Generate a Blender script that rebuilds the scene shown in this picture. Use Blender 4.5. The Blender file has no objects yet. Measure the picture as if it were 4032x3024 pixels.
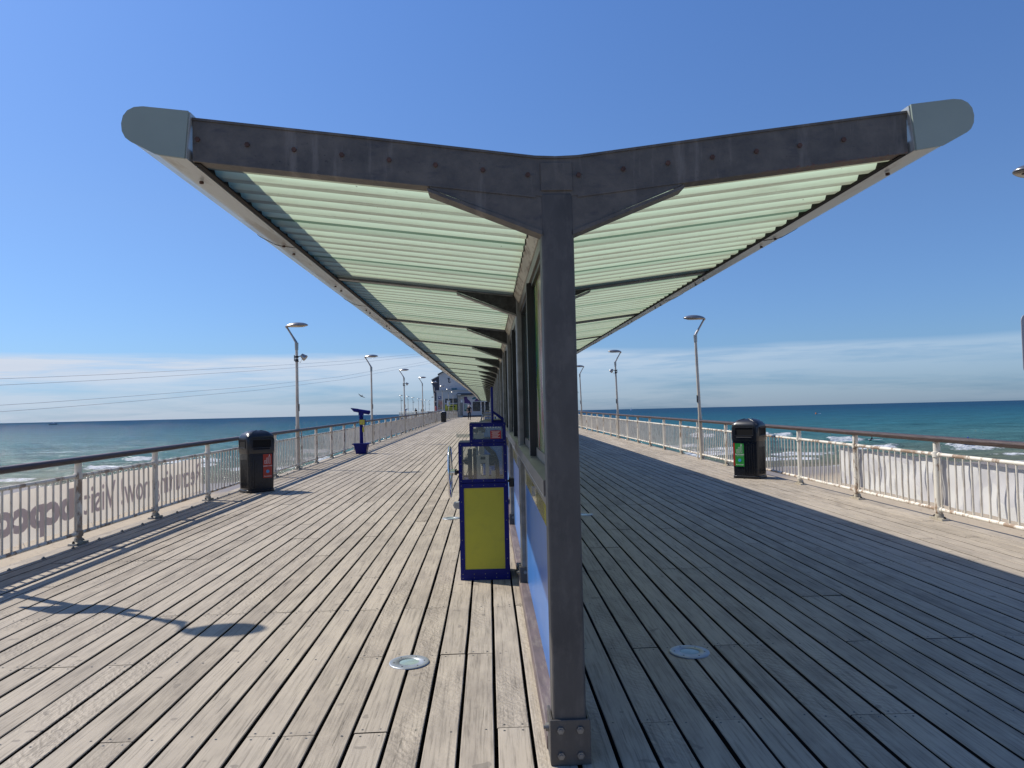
import bpy, math, random
import numpy as np
from mathutils import Vector, Matrix
random.seed(7)
R=math.radians
scn=bpy.context.scene
C=bpy.data.collections.new('scene'); scn.collection.children.link(C)
SL=0.00969
def dz(y):
    """height of the deck above its level at the camera, as it climbs gently out to sea"""
    if y<78: return SL*y
    t=min(1,(y-78)/22.)
    return SL*78+ (0.86-SL*78)*(1-(1-t)**2)
# ------------------------------------------------------------ materials
def nt(name):
    m=bpy.data.materials.new(name); m.use_nodes=True
    n=m.node_tree.nodes; l=m.node_tree.links
    return m,n,l,n['Principled BSDF']
def rgb(c): return (c[0],c[1],c[2],1)
def mix(n,l,fac,a,b,mode='MIX'):
    x=n.new('ShaderNodeMix'); x.data_type='RGBA'; x.blend_type=mode
    for s,v in ((0,fac),(6,a),(7,b)):
        if isinstance(v,bpy.types.NodeSocket): l.new(v,x.inputs[s])
        elif s==0: x.inputs[0].default_value=v
        else: x.inputs[s].default_value=rgb(v)
    return x.outputs[2]
def math_(n,l,op,a,b=None,c=None,clamp=False):
    x=n.new('ShaderNodeMath'); x.operation=op; x.use_clamp=clamp
    for i,v in enumerate((a,b,c)):
        if v is None: continue
        if isinstance(v,bpy.types.NodeSocket): l.new(v,x.inputs[i])
        else: x.inputs[i].default_value=v
    return x.outputs[0]
def ramp(n,l,fac,stops):
    x=n.new('ShaderNodeValToRGB'); e=x.color_ramp.elements
    while len(e)<len(stops): e.new(0.5)
    for i,(p,c) in enumerate(stops):
        e[i].position=p; e[i].color=rgb(c) if not isinstance(c,(int,float)) else (c,c,c,1)
    l.new(fac,x.inputs[0]); return x.outputs[0]
def noise(n,l,vec,scale,detail=4,rough=.55,dist=0):
    x=n.new('ShaderNodeTexNoise'); x.inputs['Scale'].default_value=scale
    x.inputs['Detail'].default_value=detail; x.inputs['Roughness'].default_value=rough
    x.inputs['Distortion'].default_value=dist
    if vec is not None: l.new(vec,x.inputs['Vector'])
    return x.outputs['Fac']
def coord(n,l,scale=(1,1,1),rot=(0,0,0),src='Object'):
    t=n.new('ShaderNodeTexCoord'); mp=n.new('ShaderNodeMapping')
    mp.inputs['Scale'].default_value=scale; mp.inputs['Rotation'].default_value=rot
    l.new(t.outputs[src],mp.inputs['Vector']); return mp.outputs[0]
def bump(n,l,p,h,strength=.3,dist=.01):
    b=n.new('ShaderNodeBump'); b.inputs['Strength'].default_value=strength; b.inputs['Distance'].default_value=dist
    l.new(h,b.inputs['Height']); l.new(b.outputs[0],p.inputs['Normal']); return b
def mat(name,col,rough=.5,metal=0,var=.12,scale=6,stretch=(1,1,1),bmp=0,dirt=None,dirt_amt=.5,dirt_scale=3,spec=.5,coat=0):
    m,n,l,p=nt(name)
    v=coord(n,l,stretch)
    f=noise(n,l,v,scale)
    lo=tuple(max(0,c*(1-var)) for c in col); hi=tuple(min(1,c*(1+var)) for c in col)
    c=mix(n,l,ramp(n,l,f,[(.3,0),(.7,1)]),lo,hi)
    if dirt:
        g=noise(n,l,v,dirt_scale,8,.7)
        g=ramp(n,l,g,[(.5,0),(.5+.25*(1.05-dirt_amt),1)])
        c=mix(n,l,math_(n,l,'MULTIPLY',g,dirt_amt),c,dirt)
    l.new(c,p.inputs['Base Color'])
    p.inputs['Roughness'].default_value=rough; p.inputs['Metallic'].default_value=metal
    p.inputs['Specular IOR Level'].default_value=spec; p.inputs['Coat Weight'].default_value=coat
    if bmp: bump(n,l,p,noise(n,l,v,scale*6,5),bmp,.004)
    return m
M={}
M['post_steel']=mat('weathered_steel',(.088,.081,.075),.55,.2,.25,5,(1,1,.5),.25,dirt=(.2,.18,.16),dirt_amt=.35,dirt_scale=9)
def steel_beam():
    m,n,l,p=nt('stained_beam_steel')
    v=coord(n,l)
    f=noise(n,l,v,7,7,.65); g=noise(n,l,coord(n,l,(3,1,9)),2.2,6,.6)
    c=mix(n,l,ramp(n,l,f,[(.35,0),(.65,1)]),(.085,.078,.071),(.150,.132,.112))
    c=mix(n,l,ramp(n,l,g,[(.56,0),(.72,.6)]),c,(.05,.05,.06))
    # rust creeping along the lower edge of the right arm, speckled
    s=n.new('ShaderNodeSeparateXYZ'); l.new(coord(n,l),s.inputs[0])
    h=math_(n,l,'SUBTRACT',s.outputs[2],math_(n,l,'MULTIPLY_ADD',math_(n,l,'ABSOLUTE',math_(n,l,'SUBTRACT',s.outputs[0],.347)),.121,2.63))
    low=math_(n,l,'LESS_THAN',math_(n,l,'ADD',h,math_(n,l,'MULTIPLY',noise(n,l,v,45,4,.8),.10)),.085)
    rgt=ramp(n,l,math_(n,l,'MULTIPLY',s.outputs[0],.4),[(.34,0),(.46,1)])
    c=mix(n,l,math_(n,l,'MULTIPLY',math_(n,l,'MULTIPLY',low,rgt),.8),c,(.16,.07,.045))
    dr=noise(n,l,coord(n,l,(9,1,1.1)),1.1,5,.65); dr=ramp(n,l,dr,[(.56,0),(.70,.55)])
    c=mix(n,l,dr,c,(.27,.24,.21))
    pit=ramp(n,l,noise(n,l,v,70,4,.7),[(.60,0),(.68,1)]); pm=ramp(n,l,noise(n,l,coord(n,l,(1,1,3)),2.3,3),[(.48,0),(.6,.8)])
    c=mix(n,l,math_(n,l,'MULTIPLY',pit,pm),c,(.03,.028,.026))
    l.new(c,p.inputs['Base Color']); p.inputs['Roughness'].default_value=.55; p.inputs['Metallic'].default_value=.2
    bump(n,l,p,noise(n,l,v,60,6,.7),.35,.004)
    return m
M['beam_steel']=steel_beam()
M['galv']=mat('galvanised_steel',(.23,.225,.215),.45,.5,.25,9,(1,1,1),.15,dirt=(.10,.09,.08),dirt_amt=.4,dirt_scale=7)
M['rust_bolt']=mat('rusty_bolt',(.085,.045,.035),.8,0,.4,40)
M['cap_paint']=mat('grey_green_paint',(.275,.33,.29),.4,0,.07,3,(1,1,1),.05,dirt=(.30,.33,.31),dirt_amt=.15)
M['fascia']=mat('pale_fascia_metal',(.50,.52,.50),.28,.25,.1,2,(1,.2,1),.05,dirt=(.26,.22,.15),dirt_amt=.7,dirt_scale=4)
M['sill']=mat('brown_grey_sill',(.17,.155,.14),.42,.3,.2,5,(1,.3,1),.1,dirt=(.30,.26,.22),dirt_amt=.4,dirt_scale=5)
M['header']=mat('off_white_header',(.46,.43,.37),.6,0,.15,6,(1,.4,1),.1,dirt=(.16,.11,.08),dirt_amt=.7,dirt_scale=9)
M['black_frame']=mat('black_window_frame',(.018,.018,.019),.4,0,.2,5)
M['silver_lit_edge']=mat('silver_lit_edge_strip',(.5,.5,.5),.35,.7,.1,5)  # metal trim, also paints the light on sill and mullion edges
M['kerb_wood']=mat('worn_purple_brown_kerb',(.13,.095,.09),.6,0,.35,14,(1,.15,1),.4,dirt=(.30,.25,.2),dirt_amt=.5,dirt_scale=16)
M['blue_panel']=mat('blue_gloss_panel',(.05,.19,.52),.3,0,.08,2,spec=.4)
M['yellow_band']=mat('yellow_panel_band',(.50,.40,.06),.15,0,.05,2,coat=.5)
M['glass_dark']=mat('dark_green_glass',(.035,.07,.065),.08,0,.25,2,(1,1,.2),coat=.3)
M['gusset_web']=mat('shaded_steel_web',(.035,.034,.034),.6,.2,.6,25)  # shade on the camera-facing gusset webs painted into this dark steel
M['white_paint']=mat('cream_white_paint',(.80,.76,.67),.38,0,.07,5,(1,1,.4),.12,dirt=(.24,.13,.06),dirt_amt=.8,dirt_scale=6)
M['baluster']=mat('white_baluster_paint',(.72,.67,.58),.45,0,.12,9,(1,1,.3),.1,dirt=(.30,.22,.15),dirt_amt=.45,dirt_scale=14)
M['plate']=mat('cast_base_plate',(.42,.38,.30),.6,0,.2,18,(1,1,1),.3,dirt=(.15,.11,.08),dirt_amt=.6,dirt_scale=20)
M['handrail_l']=mat('dark_timber_handrail',(.060,.038,.032),.5,0,.45,9,(8,.35,8),.6,dirt=(.20,.165,.145),dirt_amt=.4,dirt_scale=14)
M['lamp_pole']=mat('weathered_lamp_pole',(.60,.53,.43),.5,.15,.2,5,(1,1,.3),.1,dirt=(.22,.12,.08),dirt_amt=.5,dirt_scale=4)
M['lamp_metal']=mat('cast_lamp_metal',(.34,.32,.30),.3,.8,.15,6)
M['diffuser']=mat('lamp_glass',(.5,.5,.46),.2,0,.1,6)
M['sign_grey']=mat('grey_sign_plate',(.36,.37,.40),.5,.2,.05,4)
M['black_plastic']=mat('black_bin_plastic',(.010,.011,.014),.27,0,.3,7,(1,1,1),.06,spec=.5)
M['bin_hood']=mat('bin_hood_plastic',(.016,.017,.021),.3,0,.3,7,(1,1,1),.06,spec=.6)
M['flat_black']=mat('recess_shade_and_print',(.003,.003,.004),.9)  # paints the shade inside bin openings; also screw centres and black print
M['navy_paint']=mat('navy_blue_paint',(.004,.008,.15),.45,0,.2,6,(1,1,1),.08,spec=.25)
M['yellow_sheet']=mat('yellow_machine_panel',(.56,.50,.035),.3,0,.06,2,(1,1,1),dirt=(.3,.28,.05),dirt_amt=.25,dirt_scale=7)
M['chrome']=mat('chrome',(.75,.75,.74),.08,1,.04,4)
M['dark_metal']=mat('dark_cast_metal',(.045,.042,.042),.45,.5,.3,15)
M['mech_metal']=mat('machined_metal',(.42,.41,.38),.35,.6,.12,12)
M['red']=mat('red_sign',(.42,.02,.025),.4,0,.06,5)
M['green']=mat('green_sticker',(.03,.30,.05),.35,0,.06,5)
M['orange_red']=mat('red_sticker',(.42,.045,.025),.4,0,.06,5)
M['white']=mat('white_print',(.78,.78,.76),.45,0,.02,5)
M['cyan']=mat('blue_roundel',(.08,.35,.65),.4,0,.02,5)
M['stone_white']=mat('painted_render_wall',(.50,.49,.485),.75,0,.05,.8,(1,1,1),.1,dirt=(.38,.37,.37),dirt_amt=.25,dirt_scale=1.5)
M['navy_wall']=mat('dark_clad_wall',(.035,.042,.065),.6,0,.15,2,(1,1,6))
M['roof_slate']=mat('dark_roof_edge',(.05,.055,.07),.6,0,.2,3)
M['sea_rubber']=mat('blue_inflatable',(.01,.05,.55),.35,0,.1,2)
M['skin']=mat('skin',(.48,.28,.20),.55,0,.08,8)
M['black_cloth']=mat('black_cloth',(.010,.010,.014),.85,0,.3,12,bmp=.3)
M['grey_hair']=mat('grey_hair',(.60,.58,.55),.6,0,.2,30)
M['dark_hair']=mat('dark_hair',(.02,.015,.012),.6,0,.3,30)
M['bird']=mat('dark_feathers',(.035,.03,.03),.7,0,.3,20)
M['cable']=mat('steel_cable',(.40,.43,.48),.5,.2,.1,5)
M['orange']=mat('orange_buoy',(.6,.16,.03),.5,0,.1,5)
M['brown_wood']=mat('brown_bench_wood',(.20,.11,.07),.6,0,.3,6,(1,1,4),.3)
M['concrete']=mat('pier_concrete',(.30,.28,.25),.8,0,.2,2,bmp=.3,dirt=(.12,.10,.08),dirt_amt=.5,dirt_scale=1)
M['underdeck']=mat('gap_shade_dark',(.010,.006,.005),.9,0,.4,3)  # near-black stands in for shade in the plank gaps and gutter gap
M['blue_plastic']=mat('blue_stand_panel',(.03,.12,.40),.3,0,.1,4)
M['purple']=mat('purple_mural',(.045,.012,.12),.5,0,.15,2)
M['mural_green']=mat('green_mural',(.02,.12,.09),.5,0,.2,3)
M['teal']=mat('teal_mural',(.03,.13,.17),.5,0,.2,3)
M['sign_yellow']=mat('yellow_board',(.48,.47,.05),.5,0,.05,3)
M['sail']=mat('white_boat',(.75,.76,.78),.5,0,.04,.2)

def poster_mat():
    m,n,l,p=nt('rainbow_painted_pane')
    f=noise(n,l,coord(n,l,(1,1.7,.35)),1.9,6,.6,.9)
    c=ramp(n,l,f,[(.28,(.10,.02,.16)),(.36,(.03,.06,.30)),(.43,(.02,.22,.06)),(.50,(.30,.36,.04)),(.56,(.62,.60,.55)),(.62,(.45,.04,.05)),(.72,(.10,.02,.14))])
    l.new(c,p.inputs['Base Color']); p.inputs['Roughness'].default_value=.18
    return m
M['poster_pane']=poster_mat()
def poster2():
    m,n,l,p=nt('food_poster_print')
    f=noise(n,l,coord(n,l,(1,1,.8)),1.6,4,.55,.4)
    c=ramp(n,l,f,[(.3,(.35,.36,.42)),(.42,(.40,.12,.06)),(.5,(.42,.38,.34)),(.58,(.10,.09,.05)),(.68,(.45,.36,.16))])
    l.new(c,p.inputs['Base Color']); p.inputs['Roughness'].default_value=.4
    return m
M['poster']=poster2()
def shopglass():
    m,n,l,p=nt('shop_window_glass')
    f=noise(n,l,coord(n,l),1.8,5,.6,.5)
    c=ramp(n,l,f,[(.45,(.008,.01,.02)),(.6,(.05,.06,.06)),(.72,(.16,.13,.10))])
    l.new(c,p.inputs['Base Color']); p.inputs['Roughness'].default_value=.12
    return m
M['shop_glass']=shopglass()
def clear_mat():
    m,n,l,p=nt('clear_acrylic')
    o=n['Material Output']; t=n.new('ShaderNodeBsdfTransparent'); t.inputs[0].default_value=(.93,.94,.92,1)
    g=n.new('ShaderNodeBsdfGlossy'); g.inputs['Roughness'].default_value=.06
    d=n.new('ShaderNodeBsdfDiffuse'); d.inputs[0].default_value=(.6,.58,.5,1)
    a=n.new('ShaderNodeMixShader'); a.inputs[0].default_value=.06
    b=n.new('ShaderNodeMixShader')
    l.new(t.outputs[0],a.inputs[1]); l.new(d.outputs[0],a.inputs[2])
    b.inputs[0].default_value=.07; l.new(a.outputs[0],b.inputs[1]); l.new(g.outputs[0],b.inputs[2]); l.new(b.outputs[0],o.inputs[0])
    return m
M['acrylic']=clear_mat()
def translucent(name,build,trans=.5,rough=.6):
    m,n,l,p=nt(name); o=n['Material Output']
    c=build(n,l)
    d=n.new('ShaderNodeBsdfDiffuse'); t=n.new('ShaderNodeBsdfTranslucent'); s=n.new('ShaderNodeMixShader'); s.inputs[0].default_value=trans
    l.new(c,d.inputs[0]); l.new(c,t.inputs[0]); l.new(d.outputs[0],s.inputs[1]); l.new(t.outputs[0],s.inputs[2])
    g=n.new('ShaderNodeBsdfGlossy'); g.inputs['Roughness'].default_value=rough*.5
    s2=n.new('ShaderNodeMixShader'); s2.inputs[0].default_value=.05; l.new(s.outputs[0],s2.inputs[1]); l.new(g.outputs[0],s2.inputs[2])
    l.new(s2.outputs[0],o.inputs[0]); return m
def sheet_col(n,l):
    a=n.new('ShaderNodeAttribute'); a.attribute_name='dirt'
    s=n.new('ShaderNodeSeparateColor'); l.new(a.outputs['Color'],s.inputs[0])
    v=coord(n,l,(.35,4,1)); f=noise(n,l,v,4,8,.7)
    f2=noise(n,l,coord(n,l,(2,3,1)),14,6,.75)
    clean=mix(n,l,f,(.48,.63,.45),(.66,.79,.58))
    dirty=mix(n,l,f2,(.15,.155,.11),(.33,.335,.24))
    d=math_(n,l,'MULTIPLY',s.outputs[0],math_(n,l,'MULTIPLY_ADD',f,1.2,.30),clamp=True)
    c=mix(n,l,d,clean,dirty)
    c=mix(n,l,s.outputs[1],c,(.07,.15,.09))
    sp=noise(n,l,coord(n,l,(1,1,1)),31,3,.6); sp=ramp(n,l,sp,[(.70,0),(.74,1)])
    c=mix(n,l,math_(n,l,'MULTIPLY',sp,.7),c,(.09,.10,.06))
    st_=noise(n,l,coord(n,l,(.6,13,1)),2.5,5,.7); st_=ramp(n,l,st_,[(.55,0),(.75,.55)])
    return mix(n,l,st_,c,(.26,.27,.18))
M['sheet']=translucent('green_translucent_sheet',sheet_col,.72)
M['banner_l']=translucent('cream_banner_cloth',lambda n,l:mix(n,l,noise(n,l,coord(n,l),5,4),(.66,.60,.52),(.78,.73,.65)),.55)
M['banner_r']=translucent('white_banner_cloth',lambda n,l:mix(n,l,ramp(n,l,noise(n,l,coord(n,l,(1,1.2,1.5)),1.4,2),[(.50,0),(.53,1)]),(.80,.79,.77),(.70,.69,.70)),.25)
M['banner_text']=translucent('purple_banner_print',lambda n,l:mix(n,l,noise(n,l,coord(n,l),6,3),(.48,.43,.49),(.54,.49,.55)),.5)

def deck_mat():
    m,n,l,p=nt('weathered_deck_plank')
    a=n.new('ShaderNodeAttribute'); a.attribute_name='rnd'
    s=n.new('ShaderNodeSeparateColor'); l.new(a.outputs['Color'],s.inputs[0])
    tc=n.new('ShaderNodeTexCoord')
    off=n.new('ShaderNodeVectorMath'); off.operation='MULTIPLY_ADD'
    l.new(a.outputs['Color'],off.inputs[0]); off.inputs[1].default_value=(37,61,11); l.new(tc.outputs['Object'],off.inputs[2])
    def mp(sc,rot=0):
        x=n.new('ShaderNodeMapping'); x.inputs['Scale'].default_value=sc; x.inputs['Rotation'].default_value=(0,0,rot); l.new(off.outputs[0],x.inputs[0]); return x.outputs[0]
    grain=noise(n,l,mp((70,2.2,1)),1.0,6,.7,.25)      # long fibres
    crack=noise(n,l,mp((34,1.1,1)),1.0,5,.62,.5)
    blot=noise(n,l,mp((6,2.0,1)),1.3,5,.6)
    # chatter / figure ripples running slantwise over some boards
    w=n.new('ShaderNodeTexWave'); w.wave_type='BANDS'; w.bands_direction='Y'; w.inputs['Scale'].default_value=5.5; w.inputs['Distortion'].default_value=11
    w.inputs['Detail'].default_value=3; w.inputs['Detail Scale'].default_value=1.6; w.inputs['Detail Roughness'].default_value=.6
    l.new(mp((1.5,1.0,1),.62),w.inputs['Vector'])
    rip=math_(n,l,'MULTIPLY',ramp(n,l,s.outputs[2],[(.45,0),(.8,1)]),ramp(n,l,noise(n,l,mp((3,.8,1)),1,2),[(.4,0),(.62,1)]))
    base=mix(n,l,s.outputs[0],(.405,.342,.27),(.62,.535,.43))
    base=mix(n,l,ramp(n,l,blot,[(.35,0),(.7,1)]),base,(.44,.38,.30),'MIX')
    base2=mix(n,l,ramp(n,l,blot,[(.32,0),(.68,1)]),mix(n,l,.55,base,(.20,.175,.145)),base)
    g=ramp(n,l,grain,[(.30,.52),(.50,1),(.8,1.1)])
    c=mix(n,l,1,base2,g,'MULTIPLY')
    ck=ramp(n,l,crack,[(.29,.30),(.345,1)])
    c=mix(n,l,.75,c,ck,'MULTIPLY')
    rp=ramp(n,l,w.outputs[1],[(0,.80),(.4,1.0),(1,1.07)])
    c=mix(n,l,math_(n,l,'MULTIPLY',rip,.55),c,mix(n,l,1,c,rp,'MULTIPLY'))
    big=noise(n,l,coord(n,l,(1,.55,1)),.9,6,.65)
    c=mix(n,l,1,c,ramp(n,l,big,[(.34,.86),(.5,1),(.68,1.05)]),'MULTIPLY')
    gum=ramp(n,l,noise(n,l,coord(n,l,(1,1,1)),9,2,.4),[(.715,0),(.735,.5)])
    c=mix(n,l,gum,c,(.16,.14,.12))
    l.new(c,p.inputs['Base Color']); p.inputs['Roughness'].default_value=.7; p.inputs['Specular IOR Level'].default_value=.15
    hsum=math_(n,l,'ADD',math_(n,l,'MULTIPLY',grain,.5),math_(n,l,'MULTIPLY',math_(n,l,'MULTIPLY',w.outputs[1],rip),1.4))
    hsum=math_(n,l,'ADD',hsum,math_(n,l,'MULTIPLY',ck,.35))
    bump(n,l,p,hsum,.45,.006)
    return m
M['deck']=deck_mat()

# ------------------------------------------------------------ mesh builder
class MB:
    def __init__(s): s.v=[]; s.f=[]; s.sm=[]; s.mi=[]; s.cur=0; s.col=None
    def add(s,vs,fs,smooth=False):
        o=len(s.v); s.v+= [tuple(v) for v in vs]
        for f in fs: s.f.append(tuple(i+o for i in f)); s.sm.append(smooth); s.mi.append(s.cur)
    def box(s,x0,x1,y0,y1,z0,z1):
        v=[(x,y,z) for x in (x0,x1) for y in (y0,y1) for z in (z0,z1)]
        s.add(v,[(0,1,3,2),(4,6,7,5),(0,4,5,1),(2,3,7,6),(0,2,6,4),(1,5,7,3)]); return s
    def cyl(s,p0,p1,r0,r1=None,n=10,caps=True):
        r1=r0 if r1 is None else r1
        p0=Vector(p0);p1=Vector(p1); d=(p1-p0).normalized()
        a=Vector((0,0,1)) if abs(d.z)<.9 else Vector((1,0,0))
        u=d.cross(a).normalized(); w=d.cross(u)
        vs=[]
        for p,r in ((p0,r0),(p1,r1)):
            for i in range(n):
                t=2*math.pi*i/n; vs.append(p+u*math.cos(t)*r+w*math.sin(t)*r)
        s.add(vs,[(i,(i+1)%n,n+(i+1)%n,n+i)[::-1] for i in range(n)],True)
        if caps: s.add(vs,[tuple(range(n)),tuple(range(2*n-1,n-1,-1))])
        return s
    def tube(s,pts,r,n=8,close=False):
        pts=[Vector(p) for p in pts]; N=len(pts); rings=[]
        up=None
        for i,p in enumerate(pts):
            if close: d=(pts[(i+1)%N]-pts[i-1]).normalized()
            else: d=(pts[min(i+1,N-1)]-pts[max(i-1,0)]).normalized()
            if up is None:
                a=Vector((0,0,1)) if abs(d.z)<.9 else Vector((1,0,0)); up=d.cross(a).normalized()
            u=(up-d*up.dot(d)).normalized(); up=u; w=d.cross(u)
            rr=r[i] if isinstance(r,(list,tuple)) else r
            rings.append([p+u*math.cos(2*math.pi*k/n)*rr+w*math.sin(2*math.pi*k/n)*rr for k in range(n)])
        vs=[v for q in rings for v in q]; fs=[]
        for i in range(N if close else N-1):
            j=(i+1)%N
            for k in range(n): fs.append((i*n+k,i*n+(k+1)%n,j*n+(k+1)%n,j*n+k))
        s.add(vs,fs,True)
        if not close: s.add(vs,[tuple(range(n))[::-1],tuple(range((N-1)*n,N*n))])
        return s
    def loft(s,loops,smooth=True,cap=True):
        n=len(loops[0]); vs=[v for q in loops for v in q]; fs=[]
        for i in range(len(loops)-1):
            for k in range(n): fs.append((i*n+k,i*n+(k+1)%n,(i+1)*n+(k+1)%n,(i+1)*n+k))
        s.add(vs,fs,smooth)
        if cap: s.add(vs,[tuple(range(n))[::-1],tuple(range((len(loops)-1)*n,len(loops)*n))])
        return s
    def prism(s,poly,a0,a1,axis='y'):
        """poly of 2-d points; axis y -> (x,z), x -> (y,z), z -> (x,y)"""
        f={'y':lambda p,a:(p[0],a,p[1]),'x':lambda p,a:(a,p[0],p[1]),'z':lambda p,a:(p[0],p[1],a)}[axis]
        n=len(poly); vs=[f(p,a0) for p in poly]+[f(p,a1) for p in poly]
        s.add(vs,[tuple(range(n)),tuple(range(2*n-1,n-1,-1))]+[(i,(i+1)%n,n+(i+1)%n,n+i)[::-1] for i in range(n)]); return s
    def build(s,name,m,parent=None,warp=False,bevel=0,seg=2,fixn=True):
        me=bpy.data.meshes.new(name)
        v=s.v
        if warp: v=[(x,y,z+dz(y)) for x,y,z in v]
        if parent is not None and (warp or getattr(s,'world',False)):
            L=parent.matrix_basis.translation; pp=parent.parent
            while pp is not None: L=L+pp.matrix_basis.translation; pp=pp.parent
            v=[(x-L.x,y-L.y,z-L.z) for x,y,z in v]
        me.from_pydata(v,[],s.f)
        me.polygons.foreach_set('use_smooth',s.sm); me.polygons.foreach_set('material_index',s.mi)
        for mm in (m if isinstance(m,(list,tuple)) else [m]): me.materials.append(M[mm] if isinstance(mm,str) else mm)
        if s.col is not None:
            at=me.color_attributes.new(s.colname,'FLOAT_COLOR','POINT')
            at.data.foreach_set('color',np.array(s.col,dtype=np.float32).ravel())
        me.update()
        if fixn:
            import bmesh
            bm=bmesh.new(); bm.from_mesh(me); bmesh.ops.recalc_face_normals(bm,faces=bm.faces[:]); bm.to_mesh(me); bm.free()
        o=bpy.data.objects.new(name,me); C.objects.link(o); o.parent=parent
        if bevel:
            b=o.modifiers.new('bevel','BEVEL'); b.width=bevel; b.segments=seg; b.limit_method='ANGLE'; b.angle_limit=R(40)
        return o
def root(name,label,cat,loc=(0,0,0),rz=0,group=None):
    o=bpy.data.objects.new(name,None); C.objects.link(o); o.location=loc; o.rotation_euler=(0,0,rz); o.empty_display_size=.2
    tag(o,label,cat,group); return o
def tag(o,label,cat,group=None):
    o['label']=label; o['category']=cat
    if group: o['group']=group
    return o
def st(o,k='structure'): o['kind']=k; return o
def copy_tree(o,parent=None):
    c=o.copy(); C.objects.link(c); c.parent=parent
    for ch in [x for x in bpy.data.objects if x.parent==o]: copy_tree(ch,c)
    return c
def dup(o,loc,rz,label):
    c=copy_tree(o); c.location=loc; c.rotation_euler=(0,0,rz); c['label']=label; return c
def text(name,body,size,m,parent,mw,depth=.0,sx=1.,bold=0,spacing=1.,align='CENTER'):
    cu=bpy.data.curves.new(name,'FONT'); cu.body=body; cu.size=size; cu.align_x=align; cu.align_y='CENTER'; cu.offset=bold
    cu.space_character=spacing; cu.extrude=depth; cu.resolution_u=4
    t=bpy.data.objects.new('tmp',cu); C.objects.link(t)
    dg=bpy.context.evaluated_depsgraph_get(); me=bpy.data.meshes.new_from_object(t.evaluated_get(dg))
    bpy.data.objects.remove(t); bpy.data.curves.remove(cu)
    me.transform(Matrix.Diagonal((sx,1,1,1))); me.transform(mw)
    me.materials.clear(); me.materials.append(M[m]); me.name=name
    o=bpy.data.objects.new(name,me); C.objects.link(o); o.parent=parent; return o
def frame(o,x,y,z=None):
    """matrix whose columns are the given axes: text x axis, text y axis, origin"""
    x=Vector(x).normalized(); y=Vector(y).normalized(); w=x.cross(y)
    m=Matrix((x,y,w)).transposed().to_4x4(); m.translation=Vector(o); return m

# ------------------------------------------------------------ camera
F=2950.;CX=2016.;CY=1512.
def ray(x,y): return Vector((x-CX,-(y-CY),-F)).normalized()
up=ray(4032,1575).cross(ray(0,1666)).normalized()
if up.y<0: up=-up
vp=ray(1921,1594); fw=(vp-up*vp.dot(up)).normalized(); rt=fw.cross(up)
RM=Matrix((rt,fw,up))
EYE=1.66
cam=bpy.data.cameras.new('camera'); co=bpy.data.objects.new('camera',cam); C.objects.link(co)
cam.sensor_width=36; cam.lens=F/4032*36; cam.clip_end=60000; cam.clip_start=.05
mw=RM.to_4x4(); mw.translation=Vector((0,0,EYE)); co.matrix_world=mw; scn.camera=co

# ------------------------------------------------------------ sky and sun
sd=Vector((-3.24,1.8,4.02)).normalized()
el=math.asin(sd.z); az=math.atan2(sd.x,sd.y)
w=bpy.data.worlds.new('World'); scn.world=w; w.use_nodes=True
n=w.node_tree.nodes; l=w.node_tree.links
bg=n['Background']; sky=n.new('ShaderNodeTexSky'); sky.sky_type='NISHITA'; sky.sun_disc=False
sky.sun_elevation=el; sky.sun_rotation=az; sky.air_density=1.0; sky.dust_density=.5; sky.ozone_density=2.0; sky.altitude=0
tc=n.new('ShaderNodeTexCoord'); sx=n.new('ShaderNodeSeparateXYZ'); l.new(tc.outputs['Generated'],sx.inputs[0])
def mp(sc):
    x=n.new('ShaderNodeMapping'); x.inputs['Scale'].default_value=sc; l.new(tc.outputs['Generated'],x.inputs[0]); return x.outputs[0]
hs=n.new('ShaderNodeHueSaturation'); l.new(sky.outputs[0],hs.inputs['Color']); hs.inputs['Saturation'].default_value=1.0; hs.inputs['Value'].default_value=1.0
c1=noise(n,l,mp((2.0,2.0,26)),1.6,8,.62,.5)
c2=noise(n,l,mp((5,5,70)),1.3,6,.6,.5)
edge=math_(n,l,'MULTIPLY_ADD',noise(n,l,mp((1.2,1.2,1)),1.3,3),.045,.058)     # uneven top of the cloud bank, as sine of elevation
top=math_(n,l,'SUBTRACT',edge,sx.outputs[2])
bank=ramp(n,l,math_(n,l,'MULTIPLY',top,22),[(0,0),(.22,1),(.9,.55),(1,.5)])
puff=ramp(n,l,math_(n,l,'ADD',math_(n,l,'MULTIPLY',c1,.65),math_(n,l,'MULTIPLY',c2,.4)),[(.40,0),(.56,1)])
hi=math_(n,l,'MULTIPLY',bank,math_(n,l,'MULTIPLY_ADD',puff,1.0,.16),clamp=True)
above=math_(n,l,'GREATER_THAN',sx.outputs[2],-.02)
fac=math_(n,l,'MULTIPLY',hi,above)
cloud=mix(n,l,c2,(6.6,7.2,8.6),(7.9,8.4,9.4))
tint=ramp(n,l,math_(n,l,'MAXIMUM',sx.outputs[2],0),[(0,(.44,.72,1.34)),(.08,(.60,.86,1.30)),(.25,(.76,1.0,1.38)),(.55,(.82,1.18,1.72))])
tinted=mix(n,l,1,hs.outputs[0],tint,'MULTIPLY')
side=math_(n,l,'MULTIPLY_ADD',sx.outputs[0],-.55,.62,clamp=True)
cl=mix(n,l,1,tinted,(1.3,1.2,1.08),'MULTIPLY')
cl=mix(n,l,side,cl,cloud)
skyc=mix(n,l,math_(n,l,'MULTIPLY',fac,math_(n,l,'MULTIPLY_ADD',side,.5,.6)),tinted,cl)
l.new(skyc,bg.inputs[0]); bg.inputs[1].default_value=.089
sl=bpy.data.lights.new('sun','SUN'); so=bpy.data.objects.new('sun',sl); C.objects.link(so)
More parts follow.
